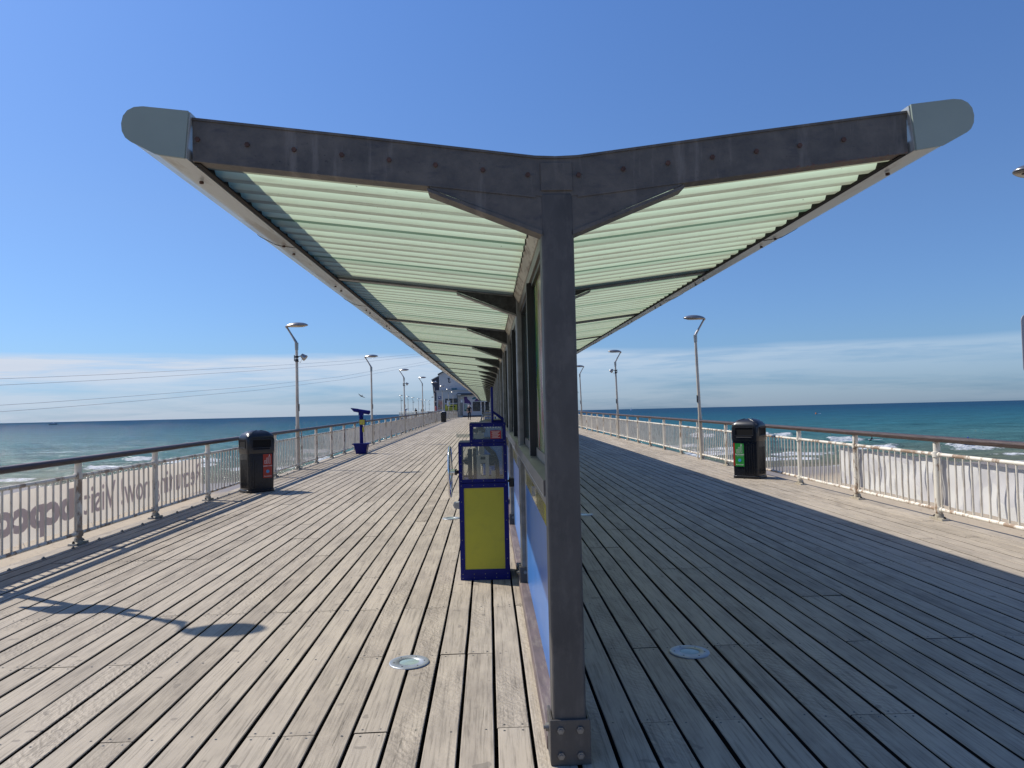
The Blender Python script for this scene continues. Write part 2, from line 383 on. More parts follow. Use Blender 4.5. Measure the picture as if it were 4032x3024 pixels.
sl.energy=5.0; sl.angle=R(.55); sl.color=(1,.94,.84); so.rotation_euler=(-sd).to_track_quat('-Z','Y').to_euler()
vs=scn.view_settings; vs.view_transform='Standard'; vs.look='None'; vs.gamma=1; vs.use_curve_mapping=False; vs.exposure=0.0
scn.cycles.max_bounces=8; scn.cycles.transparent_max_bounces=12; scn.cycles.caustics_reflective=False; scn.cycles.caustics_refractive=False
try: scn.cycles.use_denoising=True
except Exception: pass

# ------------------------------------------------------------ sea and sand
SEA=-4.94
def vnoise(x,y,seed):
    """cheap smooth value noise on arrays"""
    xi=np.floor(x).astype(int); yi=np.floor(y).astype(int); fx=x-xi; fy=y-yi
    fx=fx*fx*(3-2*fx); fy=fy*fy*(3-2*fy)
    def h(a,b):
        t=np.sin(a*127.1+b*311.7+seed*74.7)*43758.5453; return t-np.floor(t)
    return (h(xi,yi)*(1-fx)+h(xi+1,yi)*fx)*(1-fy)+(h(xi,yi+1)*(1-fx)+h(xi+1,yi+1)*fx)*fy
def grid_mesh(name,xs,ys,zf,m,attr=None):
    X,Y=np.meshgrid(xs,ys); Z,A=zf(X,Y)
    nx,ny=len(xs),len(ys)
    co_=np.stack([X,Y,Z],-1).reshape(-1,3)
    i=np.arange(nx*ny).reshape(ny,nx)
    q=np.stack([i[:-1,:-1],i[:-1,1:],i[1:,1:],i[1:,:-1]],-1).reshape(-1,4)
    me=bpy.data.meshes.new(name); me.vertices.add(len(co_)); me.vertices.foreach_set('co',co_.ravel().astype(np.float32))
    me.loops.add(q.size); me.loops.foreach_set('vertex_index',q.ravel().astype(np.int32))
    me.polygons.add(len(q)); me.polygons.foreach_set('loop_start',np.arange(0,q.size,4,dtype=np.int32))
    me.polygons.foreach_set('use_smooth',np.ones(len(q),bool)); me.update(calc_edges=True); me.validate()
    if A is not None:
        at=me.color_attributes.new(attr,'FLOAT_COLOR','POINT'); at.data.foreach_set('color',np.stack([A,A,A,np.ones_like(A)],-1).astype(np.float32).ravel())
    me.materials.append(m); o=bpy.data.objects.new(name,me); C.objects.link(o); return o
BR=[(83,.16,.8,.58,31,()),(88.5,.30,1.1,.40,1,((-40,12),(-54,5),(63,6),(71,4),(33,9),(-20,8))),(96,.42,1.2,.30,2,((-30,8),(40,9),(24,6))),(102.5,.5,1.3,.22,21,((-52,7),(-39,6),(67,8),(30,7))),(109.5,.62,1.4,.2,3,((57,7),(71,5),(36,8),(-25,6))),(116,.5,1.4,.2,4,((-46,8),)),(125,.6,1.5,.15,14,((-57,5),(33,6))),(134,.7,1.8,.15,5,((64,7),(-30,6))),(163,.85,2.2,.1,7,((62,9),(47,5))),(190,.5,4,.0,8,()),(225,.45,5,.0,9,())]
def seaz(X,Y):
    Z=np.full_like(X,SEA); Fm=np.zeros_like(X)
    for y0,h,wd,cov,sd_,pat in BR:
        yc=y0+3*(vnoise(X/60+sd_*3.1,Y*0,sd_)-.5)+1.6*(vnoise(X/9,Y*0,sd_+20)-.5)
        amp=np.clip((vnoise(X/22+sd_*7,Y*0+sd_,sd_+40)*.7+vnoise(X/6+sd_*3,Y*0+sd_,sd_+41)*.3-(1-cov))*4,0,1)
        for xc,hw in pat: amp=np.maximum(amp,np.clip(1.7*np.exp(-((X-xc)/hw)**2)-.5*vnoise(X/2.3,Y*0,sd_+90)-.35*vnoise(X/.8,Y*0,sd_+91)-.15,0,1))
        yc=yc*1.0
        sw=.35+.65*amp
        d=(Y-yc)/wd
        prof=np.where(d<0,np.exp(-(d*2.4)**2),np.exp(-(d*.9)**2))
        Z+=h*prof*sw*(.62+.5*vnoise(X/1.9,Y*0,sd_+33)+.22*vnoise(X/.7,Y/.7,sd_+34))
        tear=vnoise(X/1.3,Y/.8,sd_+60)*.5+vnoise(X/.7,Y/.45,sd_+61)*.5
        fo=np.where(d<0,np.exp(-(d/1.5)**2),np.exp(-(d/.28)**2))*amp
        Fm=np.maximum(Fm,np.clip(fo*1.5-.55*tear,0,1)*np.clip(fo*3,0,1))
        # thin foam streaks left behind on the seaward/shoreward side
    wash=np.clip((88-Y)/8,0,1)*(vnoise(X/5,Y/1.1,71)*.6+vnoise(X/1.6,Y/.5,72)*.4)
    Fm=np.maximum(Fm,np.clip((wash-.36)*3.0,0,1)*.9)
    lace=(vnoise(X/7,Y/1.0,73)*.5+vnoise(X/2.2,Y/.6,74)*.5)*np.clip((140-Y)/40,0,1)*np.clip((Y-78)/6,0,1)
    Fm=np.maximum(Fm,np.clip((lace-.70)*4,0,.6))
    fade=np.clip((420-Y)/150,0,1)
    Z+=fade*np.clip((Y-78)/25,0.15,1)*(.22*(vnoise(X/9,Y/3.4,11)-.5)+.16*(vnoise(X/4,Y/1.7,12)-.5)+.10*(vnoise(X/2,Y/1.,13)-.5))
    return Z,Fm
def sea_mat():
    m,n,l,p=nt('sea_water')
    tc=n.new('ShaderNodeTexCoord'); s=n.new('ShaderNodeSeparateXYZ'); l.new(tc.outputs['Object'],s.inputs[0])
    yy=math_(n,l,'ADD',s.outputs[1],math_(n,l,'MULTIPLY_ADD',noise(n,l,coord(n,l,(.012,.03,1)),1,4),60,-30))
    lg=math_(n,l,'MULTIPLY',math_(n,l,'LOGARITHM',math_(n,l,'MAXIMUM',math_(n,l,'MULTIPLY',yy,.0125),1),10.),.5)  # 80m->0, 800->.5, 8000->1
    c=ramp(n,l,lg,[(0,(.17,.15,.10)),(.035,(.13,.16,.115)),(.10,(.065,.155,.15)),(.24,(.030,.125,.155)),(.40,(.014,.085,.135)),(.6,(.009,.055,.11)),(1,(.008,.045,.10))])
    pt=noise(n,l,coord(n,l,(.02,.09,1)),1,5,.6)
    c=mix(n,l,ramp(n,l,pt,[(.35,0),(.7,.6)]),c,(.02,.12,.13),'MIX') if False else c
    a=n.new('ShaderNodeAttribute'); a.attribute_name='foam'
    sc=n.new('ShaderNodeSeparateColor'); l.new(a.outputs['Color'],sc.inputs[0])
    fn=noise(n,l,coord(n,l,(.9,2.2,3)),1.3,7,.75)
    fm=ramp(n,l,math_(n,l,'ADD',sc.outputs[0],math_(n,l,'MULTIPLY_ADD',fn,1.7,-1.32)),[(.26,0),(.55,.95)])
    wv=noise(n,l,coord(n,l,(.05,.22,1)),1.,7,.68)
    c=mix(n,l,1,c,ramp(n,l,wv,[(.33,.62),(.52,1),(.72,1.38)]),'MULTIPLY')
    c=mix(n,l,fm,c,(.70,.71,.72))
    l.new(c,p.inputs['Base Color'])
    r=math_(n,l,'MULTIPLY_ADD',fm,.5,.14); l.new(r,p.inputs['Roughness'])
    h1=noise(n,l,coord(n,l,(.5,1.3,1),(0,0,.12)),1.0,6,.62)
    h2=noise(n,l,coord(n,l,(.055,.22,1),(0,0,-.1)),1.0,5,.6)
    b1=n.new('ShaderNodeBump'); b1.inputs['Strength'].default_value=1; b1.inputs['Distance'].default_value=.55; l.new(h1,b1.inputs['Height'])
    b2=n.new('ShaderNodeBump'); b2.inputs['Strength'].default_value=1; b2.inputs['Distance'].default_value=2.6; l.new(h2,b2.inputs['Height']); l.new(b1.outputs[0],b2.inputs['Normal'])
    # body colour of the water scattered from below plus a modest sky reflection off the wave facets
    o=n['Material Output']; d=n.new('ShaderNodeBsdfDiffuse'); g=n.new('ShaderNodeBsdfGlossy'); l.new(c,d.inputs[0]); l.new(r,g.inputs['Roughness'])
    b3=n.new('ShaderNodeBump'); b3.inputs['Strength'].default_value=.9; b3.inputs['Distance'].default_value=.8; l.new(h1,b3.inputs['Height'])
    l.new(b3.outputs[0],d.inputs['Normal']); l.new(b2.outputs[0],g.inputs['Normal'])
    ms=n.new('ShaderNodeMixShader'); l.new(math_(n,l,'MULTIPLY_ADD',fm,-.10,.11),ms.inputs[0]); l.new(d.outputs[0],ms.inputs[1]); l.new(g.outputs[0],ms.inputs[2])
    l.new(ms.outputs[0],o.inputs[0])
    return m
SM=sea_mat()
def build_sea():
    ys=np.concatenate([np.arange(74,135,.45),np.arange(135,240,1.0),np.arange(240,420,2.5),[420.]])
    xs=np.concatenate([np.arange(-330,-120,1.6),np.arange(-120,-15,.55),np.arange(-15,15,3.),np.arange(15,120,.55),np.arange(120,360.1,1.6)])
    o=grid_mesh('water',xs,ys,seaz,SM,'foam'); st(o)
    b=MB()
    E=26000
    x0,x1=float(xs[0]),float(xs[-1])
    b.add([(-E,420,SEA),(E,420,SEA),(E,E,SEA),(-E,E,SEA)],[(0,1,2,3)])
    b.add([(-E,60,SEA),(x0,60,SEA),(x0,420,SEA),(-E,420,SEA)],[(0,1,2,3)])
    b.add([(x1,60,SEA),(E,60,SEA),(E,420,SEA),(x1,420,SEA)],[(0,1,2,3)])
    st(b.build('open_water',SM,fixn=False))
build_sea()
def sand_mat():
    m,n,l,p=nt('beach_sand')
    s=n.new('ShaderNodeSeparateXYZ'); l.new(coord(n,l),s.inputs[0])
    v=coord(n,l,(1,1,1)); f=noise(n,l,v,1.2,8,.7); g=noise(n,l,coord(n,l,(3,3,1)),1.6,3,.5)
    c=mix(n,l,f,(.36,.28,.185),(.52,.42,.29))
    wet=ramp(n,l,math_(n,l,'MULTIPLY_ADD',s.outputs[1],.04,math_(n,l,'MULTIPLY_ADD',noise(n,l,coord(n,l,(.1,.1,1)),1,2),.5,-2.75)),[(0,0),(.3,1)])
    c=mix(n,l,wet,c,(.25,.19,.125))
    pits=ramp(n,l,g,[(.28,.35),(.36,1)])
    c=mix(n,l,.6,c,pits,'MULTIPLY')
    l.new(c,p.inputs['Base Color']); l.new(math_(n,l,'MULTIPLY_ADD',wet,-.5,.9),p.inputs['Roughness'])
    bump(n,l,p,math_(n,l,'ADD',f,math_(n,l,'MULTIPLY',pits,.6)),.8,.08)
    return m
st(grid_mesh('sand',np.linspace(-340,360,120),np.concatenate([np.linspace(-60,60,40),np.linspace(62,92,20)]),
   lambda X,Y:(SEA+.95-np.clip((Y+30)/110,0,1.2)*.95+.06*(vnoise(X/3,Y/3,5)-.5),None),sand_mat()))

# ------------------------------------------------------------ deck
XL,XR=-5.40,6.13
CEN=.347
def build_deck():
    b=MB(); b.col=[]; b.colname='rnd'
    P=.1825; G=.0185
    cols=[]
    x=-.3599+P*3
    # gaps on the left run through -.36, on the right through .5696
    e=-.3599+P*3      # plank edge (gap centre) at .1876
    xs=[]
    k=0
    while e-P*(k+1)>XL+.14: xs.append((e-P*(k+1)+G/2,e-P*k-G/2)); k+=1
    lastl=e-P*k
    xs.append((XL+.03,lastl-G/2))          # wider edge board
    xs.append((e+G/2,.5696-P-G/2))         # boards under the wall kerb
    k=0; e2=.5696-P
    while e2+P*(k+1)<XR-.14: xs.append((e2+P*k+G/2,e2+P*(k+1)-G/2)); k+=1
    xs.append((e2+P*k+G/2,XR-.02))
    joints=[]
    screws=[]
    for xa,xb in xs:
        y=-3.0-random.random()*3
        segs=[]
        off=random.choice([0,1,2,3])
        # joints sit on bearer lines every 1.17 m
        row=-3
        cur=-3.0
        while cur<133:
            L=random.choice([2,3,3,4,4])
            nxt=min(133.2,(round(cur/1.17)+L)*1.17+.40 if True else 0)
            segs.append((cur,nxt)); cur=nxt
        for ya,yb in segs:
            if yb<.5: continue
            r=(random.random(),random.random(),random.random(),1)
            w0=random.uniform(-.0025,.0025); zt=random.uniform(-.0025,.0015); tw=random.uniform(-.0015,.0015)
            n=2
            if ya<16: n=max(3,int((yb-ya)/.45))
            elif yb-ya>2 and yb>70: n=4
            ts=[ya+.003+(yb-ya-.006)*i/(n-1) for i in range(n)]
            o=len(b.v); bev=.004
            for t in ts:
                j=random.uniform(-.0022,.0022) if ya<16 else 0
                j2=random.uniform(-.0022,.0022) if ya<16 else 0
                a_,b_=xa+w0+j,xb+w0*.5+j2
                for (xx,zz) in ((a_,-.05),(a_,zt-bev),(a_+bev,zt),(b_-bev,zt+tw),(b_,zt-bev+tw),(b_,-.05)):
                    b.v.append((xx,t,zz)); b.col.append(r)
            for i in range(n-1):
                for k2 in range(5):
                    q=o+i*6+k2; b.f.append((q,q+6,q+7,q+1)[::-1]); b.sm.append(False); b.mi.append(1 if k2 in (0,4) else 0)  # dark-stained plank sides, near-black so the gaps read as shaded
            for q,rev in ((o,0),(o+(n-1)*6,1)):
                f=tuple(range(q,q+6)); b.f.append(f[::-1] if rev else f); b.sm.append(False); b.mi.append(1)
            if ya<17:
                for yy in (ya+.035,yb-.035):
                    for xx in (xa+.035,xb-.035): screws.append((xx,yy,zt))
                k3=math.ceil((ya+.2-.4)/1.17)
                while k3*1.17+.4<yb-.2:
                    xx=random.choice((xa+.04,xb-.04)) if random.random()<.6 else (xa+xb)/2
                    if k3*1.17+.4<17: screws.append((xx+random.uniform(-.01,.01),k3*1.17+.4+random.uniform(-.03,.03),zt))
                    k3+=1
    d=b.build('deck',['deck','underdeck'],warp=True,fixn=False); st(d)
    s=MB()
    for x,y,z in screws:
        if y<1.5: continue
        rr=.007; s.cyl((x,y,z-.004),(x,y,z+.0012),rr,rr,8)
        s.cur=1; s.cyl((x,y,z+.0012),(x,y,z+.0018),rr*.55,rr*.5,6); s.cur=0
    s.build('deck_screw',['galv','flat_black'],d,warp=True)
    d2=[x for x in bpy.data.objects if x.name=='deck_screw'][0]; d2['kind']='stuff'
    u=MB()
    for i in range(0,45):
        ya=-3+i*3.03; yb=ya+3.03
        u.box(XL+.12,XR-.12,ya,yb,-.42,-.095)  # solid near-black slab added behind the planks so their gaps look black
    for i in range(114):
        u.box(XL+.05,XR-.05,-2.0+i*1.17-.04,-2.0+i*1.17+.04,-.09,-.052)
    st(u.build('deck_bearers_gap_backing','underdeck',warp=True))
    p=MB()
    for i in range(12):
        for x in (-4.6,-1.6,1.6,4.9): p.cyl((x,8+i*11,-7.5),(x,8+i*11,dz(8+i*11)-.42),.22,.2,12)
    st(p.build('deck_piles','concrete'))
build_deck()

# ------------------------------------------------------------ canopy shelter
Z0=2.632; RS=.121      # beam underside height on the centre line, slope of the two wings
XE=1.70                # half width to the fascia
def zb(x): return Z0+RS*abs(x-CEN)
def canopy(label,y0,nb,near):
    r=root('canopy_shelter',label,'canopy',(CEN,y0,dz(y0)))
    sp=3.25; y1=y0+sp*nb
    for k in range(nb+1):
        y=y0+k*sp
        p=MB().box(CEN-.077,CEN+.077,y,y+.15,.02,2.66)
        po=p.build('post','post_steel' if k==0 and near else 'galv',r,warp=True,bevel=.014,seg=3)
        br=MB(); t=.012
        br.box(CEN-.093,CEN+.093,y-.014,y-.003,.0,.205).box(CEN-.093,CEN-.080,y-.003,y+.165,.0,.205).box(CEN+.080,CEN+.093,y-.003,y+.165,.0,.205)
        bo=br.build('base_bracket','post_steel',po,warp=True,bevel=.002,seg=1)
        if y<20:
            for bx,bz in ((-.045,.045),(.045,.045),(-.045,.16),(.045,.16)):
                MB().cyl((CEN+bx,y-.024,bz),(CEN+bx,y-.014,bz),.017,.017,6).cyl((CEN+bx,y-.030,bz),(CEN+bx,y-.024,bz),.009,.008,8).build('bracket_bolt','galv',bo,warp=True)
            MB().cyl((CEN-.093,y+.075,.14),(CEN-.108,y+.075,.14),.02,.018,6).cyl((CEN-.108,y+.075,.14),(CEN-.118,y+.075,.14),.010,.010,8).build('bracket_bolt','galv',bo,warp=True)
        # channel section beam, both wings in one piece
        bm=MB(); D=.195
        xs=[CEN-XE,CEN-.9,CEN-.10,CEN,CEN+.10,CEN+.9,CEN+XE]
        tops=[zb(x)+D-.012 for x in xs]; tops[3]=tops[2]=tops[4]=zb(CEN+.06)+D-.012
        tops[3]-=.004
        web=[(x,zb(x)) for x in xs]+[(x,t_) for x,t_ in zip(xs[::-1],tops[::-1])]
        bm.prism(web,y+.002,y+.014)
        for i in range(6):
            (xa,za),(xb,zb_)=(xs[i],tops[i]),(xs[i+1],tops[i+1])
            bm.prism([(xa,za+.0005),(xb,zb_+.0005),(xb,zb_+.012),(xa,za+.012)],y-.004,y+.09)
        for i in (0,1,4,5):
            (xa,xb)=(xs[i],xs[i+1])
            bm.prism([(xa,zb(xa)-.010),(xb,zb(xb)-.010),(xb,zb(xb)-.0005),(xa,zb(xa)-.0005)],y,y+.09)
        bo=bm.build('roof_beam','beam_steel' if k==0 and near else 'galv',r,warp=True)
        if k==0 and near:
            for bx in (-1.329,-1.10,-.883,-.661,-.44,-.223,0.0,.212,.453,.667,.882,1.096,1.309,1.52,1.735):
                z=zb(bx)+.095
                MB().cyl((bx,y-.006,z),(bx,y+.002,z),.012,.012,6).build('beam_bolt','rust_bolt',bo,warp=True)
            MB().box(CEN-.075,CEN+.075,y-.006,y-.0005,2.665,2.80).build('joint_plate','beam_steel',bo,warp=True,bevel=.002,seg=1)
        for s in (-1,1):
            g=MB(); xa,xb=CEN+s*.072,CEN+s*.60
            g.prism([(xa,zb(xa)+.02),(xb,zb(xb)-.009),(xb,zb(xb)-.018),(xa,2.475)],y+.005,y+.011)
            g.prism([(xa,2.474),(xb+s*.012,zb(xb)-.0185),(xb+s*.006,zb(xb)-.036),(xa,2.455)],y-.004,y+.105)
            g.mi[6:]=[1]*(len(g.mi)-6); g.build('gusset','beam_steel' if k==0 and near else ['gusset_web','galv'],r,warp=True)
    # fascia: bull-nosed closed section running the whole length
    prof=[(-1.353,3.05),(-1.56,3.073),(-1.60,3.070),(-1.63,3.055),(-1.650,3.030),(-1.658,2.995),(-1.655,2.96),(-1.640,2.930),(-1.62,2.914),(-1.51,2.856),(-1.488,2.85),(-1.372,2.832)]
    for s in (-1,1):
        pr=[(x,z) for x,z in prof] if s<0 else [(2*CEN-x,z) for x,z in prof]
        loops=[]; nseg=max(4,int((y1-y0)/3.25))
        for i in range(nseg+1):
            yy=y0-.02+(y1+.15-y0)*i/nseg
            loops.append([(x,yy,z) for x,z in pr])
        b=MB(); b.loft(loops,smooth=False)
        fo=b.build('fascia','fascia',r,warp=True)
        cp=MB(); cp.prism([(CEN+(x-CEN)*1.003,2.95+(z-2.95)*1.02) for x,z in pr],y0-.034,y0-.021)
        cp.build('end_cap','cap_paint',fo,warp=True)
        cs=MB(); xo=CEN+s*(XE-.001); xi=CEN+s*(XE-.004); xf=CEN+s*(XE-.030); n_=max(4,nb)
        for q in range(n_):
            ya_,yb_=y0+.02+(y1-y0)*q/n_,y0+.02+(y1-y0)*(q+1)/n_
            cs.prism([(xi,zb(xi)-.006),(xo,zb(xo)-.006),(xo,zb(xo)+.055),(xi,zb(xi)+.055)],ya_,yb_)
            cs.prism([(xf,zb(xf)-.016),(xo,zb(xo)-.016),(xo,zb(xo)-.0065),(xf,zb(xf)-.0065)],ya_,yb_)  # near-black strip put in for the dark gutter gap below the fascia
        cs.build('eave_closer_gap_strip','underdeck',fo,warp=True)
        # small fixings and joint straps on the underside
        bb=MB(); yy=y0+.35; i=0
        while yy<min(y1,40):
            x=CEN+s*1.79; z=2.842
            bb.cyl((x,yy,z-.004),(x,yy,z-.016),.011,.011,6); yy+=(1.55 if i%2==0 else .28); i+=1
        if bb.v: bb.build('fascia_bolt','rust_bolt',fo,warp=True)
        jt=MB(); ks=[y0+1.95+i*3.25 for i in range(nb)]
        for yj in ks[:14]:
            jt.loft([[(CEN+(x-CEN)*1.0025,yj+d,2.95+(z-2.95)*1.02-.0003) for x,z in pr] for d in (0,.006)],smooth=False)
        if ks: jt.build('fascia_joint','dark_metal',fo,warp=True)
    # corrugated translucent sheets between the beams
    for s in (-1,1):
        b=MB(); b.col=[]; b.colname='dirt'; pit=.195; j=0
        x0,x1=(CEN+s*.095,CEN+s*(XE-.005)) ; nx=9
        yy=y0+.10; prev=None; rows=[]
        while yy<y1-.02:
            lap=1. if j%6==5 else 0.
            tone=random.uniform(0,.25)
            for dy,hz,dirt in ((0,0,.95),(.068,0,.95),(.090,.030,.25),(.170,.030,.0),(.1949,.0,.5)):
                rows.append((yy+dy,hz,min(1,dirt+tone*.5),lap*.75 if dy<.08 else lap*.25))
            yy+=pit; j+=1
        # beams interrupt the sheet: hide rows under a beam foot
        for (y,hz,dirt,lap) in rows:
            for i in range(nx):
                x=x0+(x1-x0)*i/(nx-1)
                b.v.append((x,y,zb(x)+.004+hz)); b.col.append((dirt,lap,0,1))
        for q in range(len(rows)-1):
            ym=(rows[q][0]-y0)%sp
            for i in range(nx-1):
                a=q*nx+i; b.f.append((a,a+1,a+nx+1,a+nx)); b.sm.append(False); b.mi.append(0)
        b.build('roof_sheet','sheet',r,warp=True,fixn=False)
    # valley flashing over the wall head, header, sill, kerb
    def strip(name,m,pr,ya,yb,parent=r,**k):
        b=MB(); n=max(1,int((yb-ya)/6)); b.loft([[(x,ya+(yb-ya)*i/n,z) for x,z in pr] for i in range(n+1)],smooth=False); return b.build(name,m,parent,warp=True,**k)
    ya,yb=y0+.155,y1-.005
    strip('valley_gutter','galv',[(CEN-.10,2.700),(CEN-.10,2.712),(CEN+.10,2.712),(CEN+.10,2.700)],ya,yb)
    hd=strip('header','header',[(CEN-.092,2.695),(CEN-.092,2.645),(CEN-.050,2.575),(CEN+.050,2.575),(CEN+.092,2.645),(CEN+.092,2.695)],ya,yb)
    f=MB(); y=ya+.1
    while y<min(yb,30):
        f.box(CEN-.099,CEN-.093,y,y+.07,2.640,2.690).box(CEN-.0985,CEN-.0935,y+.07,y+.195,2.672,2.689); y+=.195
    if f.v: f.build('foam_filler','dark_metal',hd,warp=True)
    strip('window_head','sill',[(CEN-.045,2.573),(CEN-.045,2.50),(CEN+.045,2.50),(CEN+.045,2.573)],ya,yb)
    si=strip('sill','sill',[(CEN-.085,1.212),(CEN-.085,1.285),(CEN-.03,1.300),(CEN+.03,1.300),(CEN+.085,1.285),(CEN+.085,1.212)],ya,yb)
    strip('sill_lit_edge','silver_lit_edge',[(CEN-.0865,1.206),(CEN-.0865,1.2115),(CEN-.05,1.2115),(CEN-.05,1.206)],ya,yb,si)  # light along the sill's lower edge put in as a bright strip
    strip('lower_rail','sill',[(CEN-.04,1.10),(CEN-.04,1.205),(CEN+.04,1.205),(CEN+.04,1.10)],ya,yb)
    strip('kerb_board','kerb_wood',[(CEN-.098,.002),(CEN-.095,.062),(CEN-.088,.068),(CEN+.088,.068),(CEN+.095,.062),(CEN+.098,.002)],ya,yb)
    for k in range(nb):
        a=y0+k*sp+.152; b_=y0+(k+1)*sp-.002; mid=(a+b_)/2
        MB().box(CEN-.022,CEN+.022,a+.03,b_-.03,.069,.945).build('lower_panel','blue_panel',r,warp=True)
        MB().box(CEN-.0225,CEN+.0225,a+.03,b_-.03,.9465,1.0985).build('panel_band','yellow_band',r,warp=True)
        if a<30:
            MB().box(CEN-.030,CEN-.022,b_-.028,b_-.008,.069,1.098).build('panel_trim','silver_lit_edge',r,warp=True)
        for (pa,pb,mt) in ((a+.045,mid-.03,'poster_pane' if (near and k%2==0 and k<4) else 'glass_dark'),(mid+.03,b_-.045,'glass_dark')):
            fr=MB(); 
            fr.box(CEN-.03,CEN+.03,pa-.045,pa-.001,1.3005,2.499).box(CEN-.03,CEN+.03,pb+.001,pb+.03,1.3005,2.499).box(CEN-.03,CEN+.03,pa-.046,pb+.031,2.470,2.4985)
            fo=fr.build('window_frame','black_frame',r,warp=True) if a<60 else r
            MB().box(CEN-.008,CEN+.008,pa,pb,1.301,2.4985).build('window_pane',mt,fo,warp=True)
            if a<20:
                MB().box(CEN-.02,CEN+.02,pa+.001,pb-.001,1.3005,1.36).build('pane_rail','sill',fo,warp=True)
        mu=MB().box(CEN-.062,CEN+.062,mid-.024,mid+.024,1.3005,2.4995).build('mullion','black_frame',r,warp=True)
        if a<30: MB().box(CEN-.065,CEN-.0625,mid-.0245,mid-.018,1.301,2.499).build('mullion_lit_edge','silver_lit_edge',mu,warp=True)  # light catching the mullion corner put in as a thin bright strip
    return r
can1=canopy('near butterfly canopy of green corrugated sheet on grey steel posts with a windowed wall',3.50,12,True)
can2=canopy('farther stretch of the green sheeted canopy, beyond the step, running up to the white building',43.15,26,False)

# ------------------------------------------------------------ railings
def railing(label,X,side,y_first,n,y_end,lamp_rows):
    r=root('railing',label,'railing',(X,y_first,dz(y_first)))
    ys=[y_first+2.22*i for i in range(n)]
    y0=ys[0]-1.6
    hb=MB(); N=56
    pr=[(-.068,1.045),(-.074,1.080),(-.056,1.108),(.056,1.108),(.074,1.080),(.068,1.045),(.05,1.034),(-.05,1.034)]
    yy=[y0+(y_end-y0)*i/N for i in range(N+1)]
    hb.loft([[(X+x,y,z) for x,z in pr] for y in yy],smooth=False)
    hb.build('handrail','handrail_l',r,warp=True,bevel=.004,seg=1)
    for i,y in enumerate(ys):
        if i not in lamp_rows:
            p=MB().cyl((X,y,.012),(X,y,1.046),.043,.043,14)
        else: p=MB().cyl((X-side*.09,y+.07,.012),(X-side*.09,y+.07,1.046),.02,.02,8)
        for z,sz in ((.135,.058),(.865,.056)):
            if y<45:
                p.cyl((X,y,z-.035),(X,y,z+.035),sz,sz,12)
                p.cyl((X,y-.085,z),(X,y+.085,z),.034,.034,10)
        po=p.build('post','white_paint',r,warp=True)
        b=MB()
        b.prism([(y-.15,.0),(y+.15,.0),(y+.14,.022),(y+.06,.03),(y-.06,.03),(y-.14,.022)],X-.055,X+.055,'x')
        b.cyl((X,y,.025),(X,y,.075),.058,.05,12)
        bo=b.build('base_plate','plate',po,warp=True)
        if y<30:
            for d in (-.115,.115):
                MB().cyl((X,y+d,.022),(X,y+d,.042),.017,.017,6).cyl((X,y+d,.042),(X,y+d,.052),.009,.009,6).build('plate_bolt','dark_metal',bo,warp=True)
    tops=[ys[0]-2.22]+ys
    for i in range(len(tops)-1):
        a,b_=tops[i],tops[i+1]
        if a>y_end: break
        m=MB(); nn=12 if a<35 else 6
        m.tube([(X,a,.135),(X,b_,.135)],.0245,nn); m.tube([(X,a,.865),(X,b_,.865)],.0245,nn)
        if a<50: m.cyl((X,(a+b_)/2,.05+.07),(X,(a+b_)/2,.135),.008,.008,6)
        k=14
        for j in range(k):
            y=a+.075+(b_-a-.15)*j/(k-1)
            x=X+random.uniform(-.002,.002)
            m.cur=1; m.cyl((x,y,.14),(x,y,.86),.0135,.0135,8 if a<30 else 5,caps=False); m.cur=0
        m.build('baluster_panel',['white_paint','baluster'],r,warp=True)
    return r
NP=55
rl=railing('left white pier railing with round balusters and a dark weathered timber handrail',-5.27,-1,3.16,NP+3,131.2,(2,8,14,20,26,32,38,44,50))
rr=railing('right white pier railing with round balusters and a dark brown timber handrail',5.985,1,3.20,NP+3,131.2,(2,8,14,20,26,32,38,44,50))
# bolt heads along the outer board are loose hardware on the deck
eb=MB()
for i in range(26):
    y=6.4+i*.62
    eb.cyl((-5.16,y,0),(-5.16,y,.012),.022,.022,8).cyl((-5.16,y,.012),(-5.16,y,.024),.012,.01,6)
eo=eb.build('edge_bolts','galv',None,warp=True); st(eo,'stuff')

# ------------------------------------------------------------ banners
def banner(name,X,y0,y1,z0,z1,m,label,amp,group=None):
    b=MB(); ny=int((y1-y0)/.04); nz=10; rnd=[random.random()*6 for _ in range(6)]
    for j in range(nz+1):
        for i in range(ny+1):
            y=y0+(y1-y0)*i/ny; t=j/nz; z=z0+(z1-z0)*t
            x=X+amp*(math.sin(y*7.3+rnd[0]+t*1.5)*.5+math.sin(y*13.1+rnd[1]-t*2.2)*.35+math.sin(t*7+y*3+rnd[2])*.4)*(.35+.65*math.sin(math.pi*t))
            b.v.append((x,y,z-.012*math.sin(y*2.8)**2))
    for j in range(nz):
        for i in range(ny):
            a=j*(ny+1)+i; b.f.append((a,a+1,a+ny+2,a+ny+1)); b.sm.append(True); b.mi.append(0)
    r=root(name,label,'banner',(X,y0,dz(y0)),group=group)
    b.build('cloth',m,r,warp=True,fixn=False)
    tie=MB(); y=y0+.1
    while y<y1:
        for z in (z0+.01,z1-.01): tie.tube([(X,y,z),(X-.03*(1 if X<0 else -1)*-1,y,z+(.06 if z>.5 else -.06))],.003,5)
        y+=.74
    tie.build('cable_tie','white',r,warp=True)
    return r
bl=banner('banner',-5.335,7.2,14.12,.20,.80,'banner_l','cream banner with purple writing seen from behind, tied outside the left railing',.006)
br_=banner('banner',6.055,6.4,12.75,.19,.80,'banner_r','plain white rippled banner tied outside the right railing',.022)
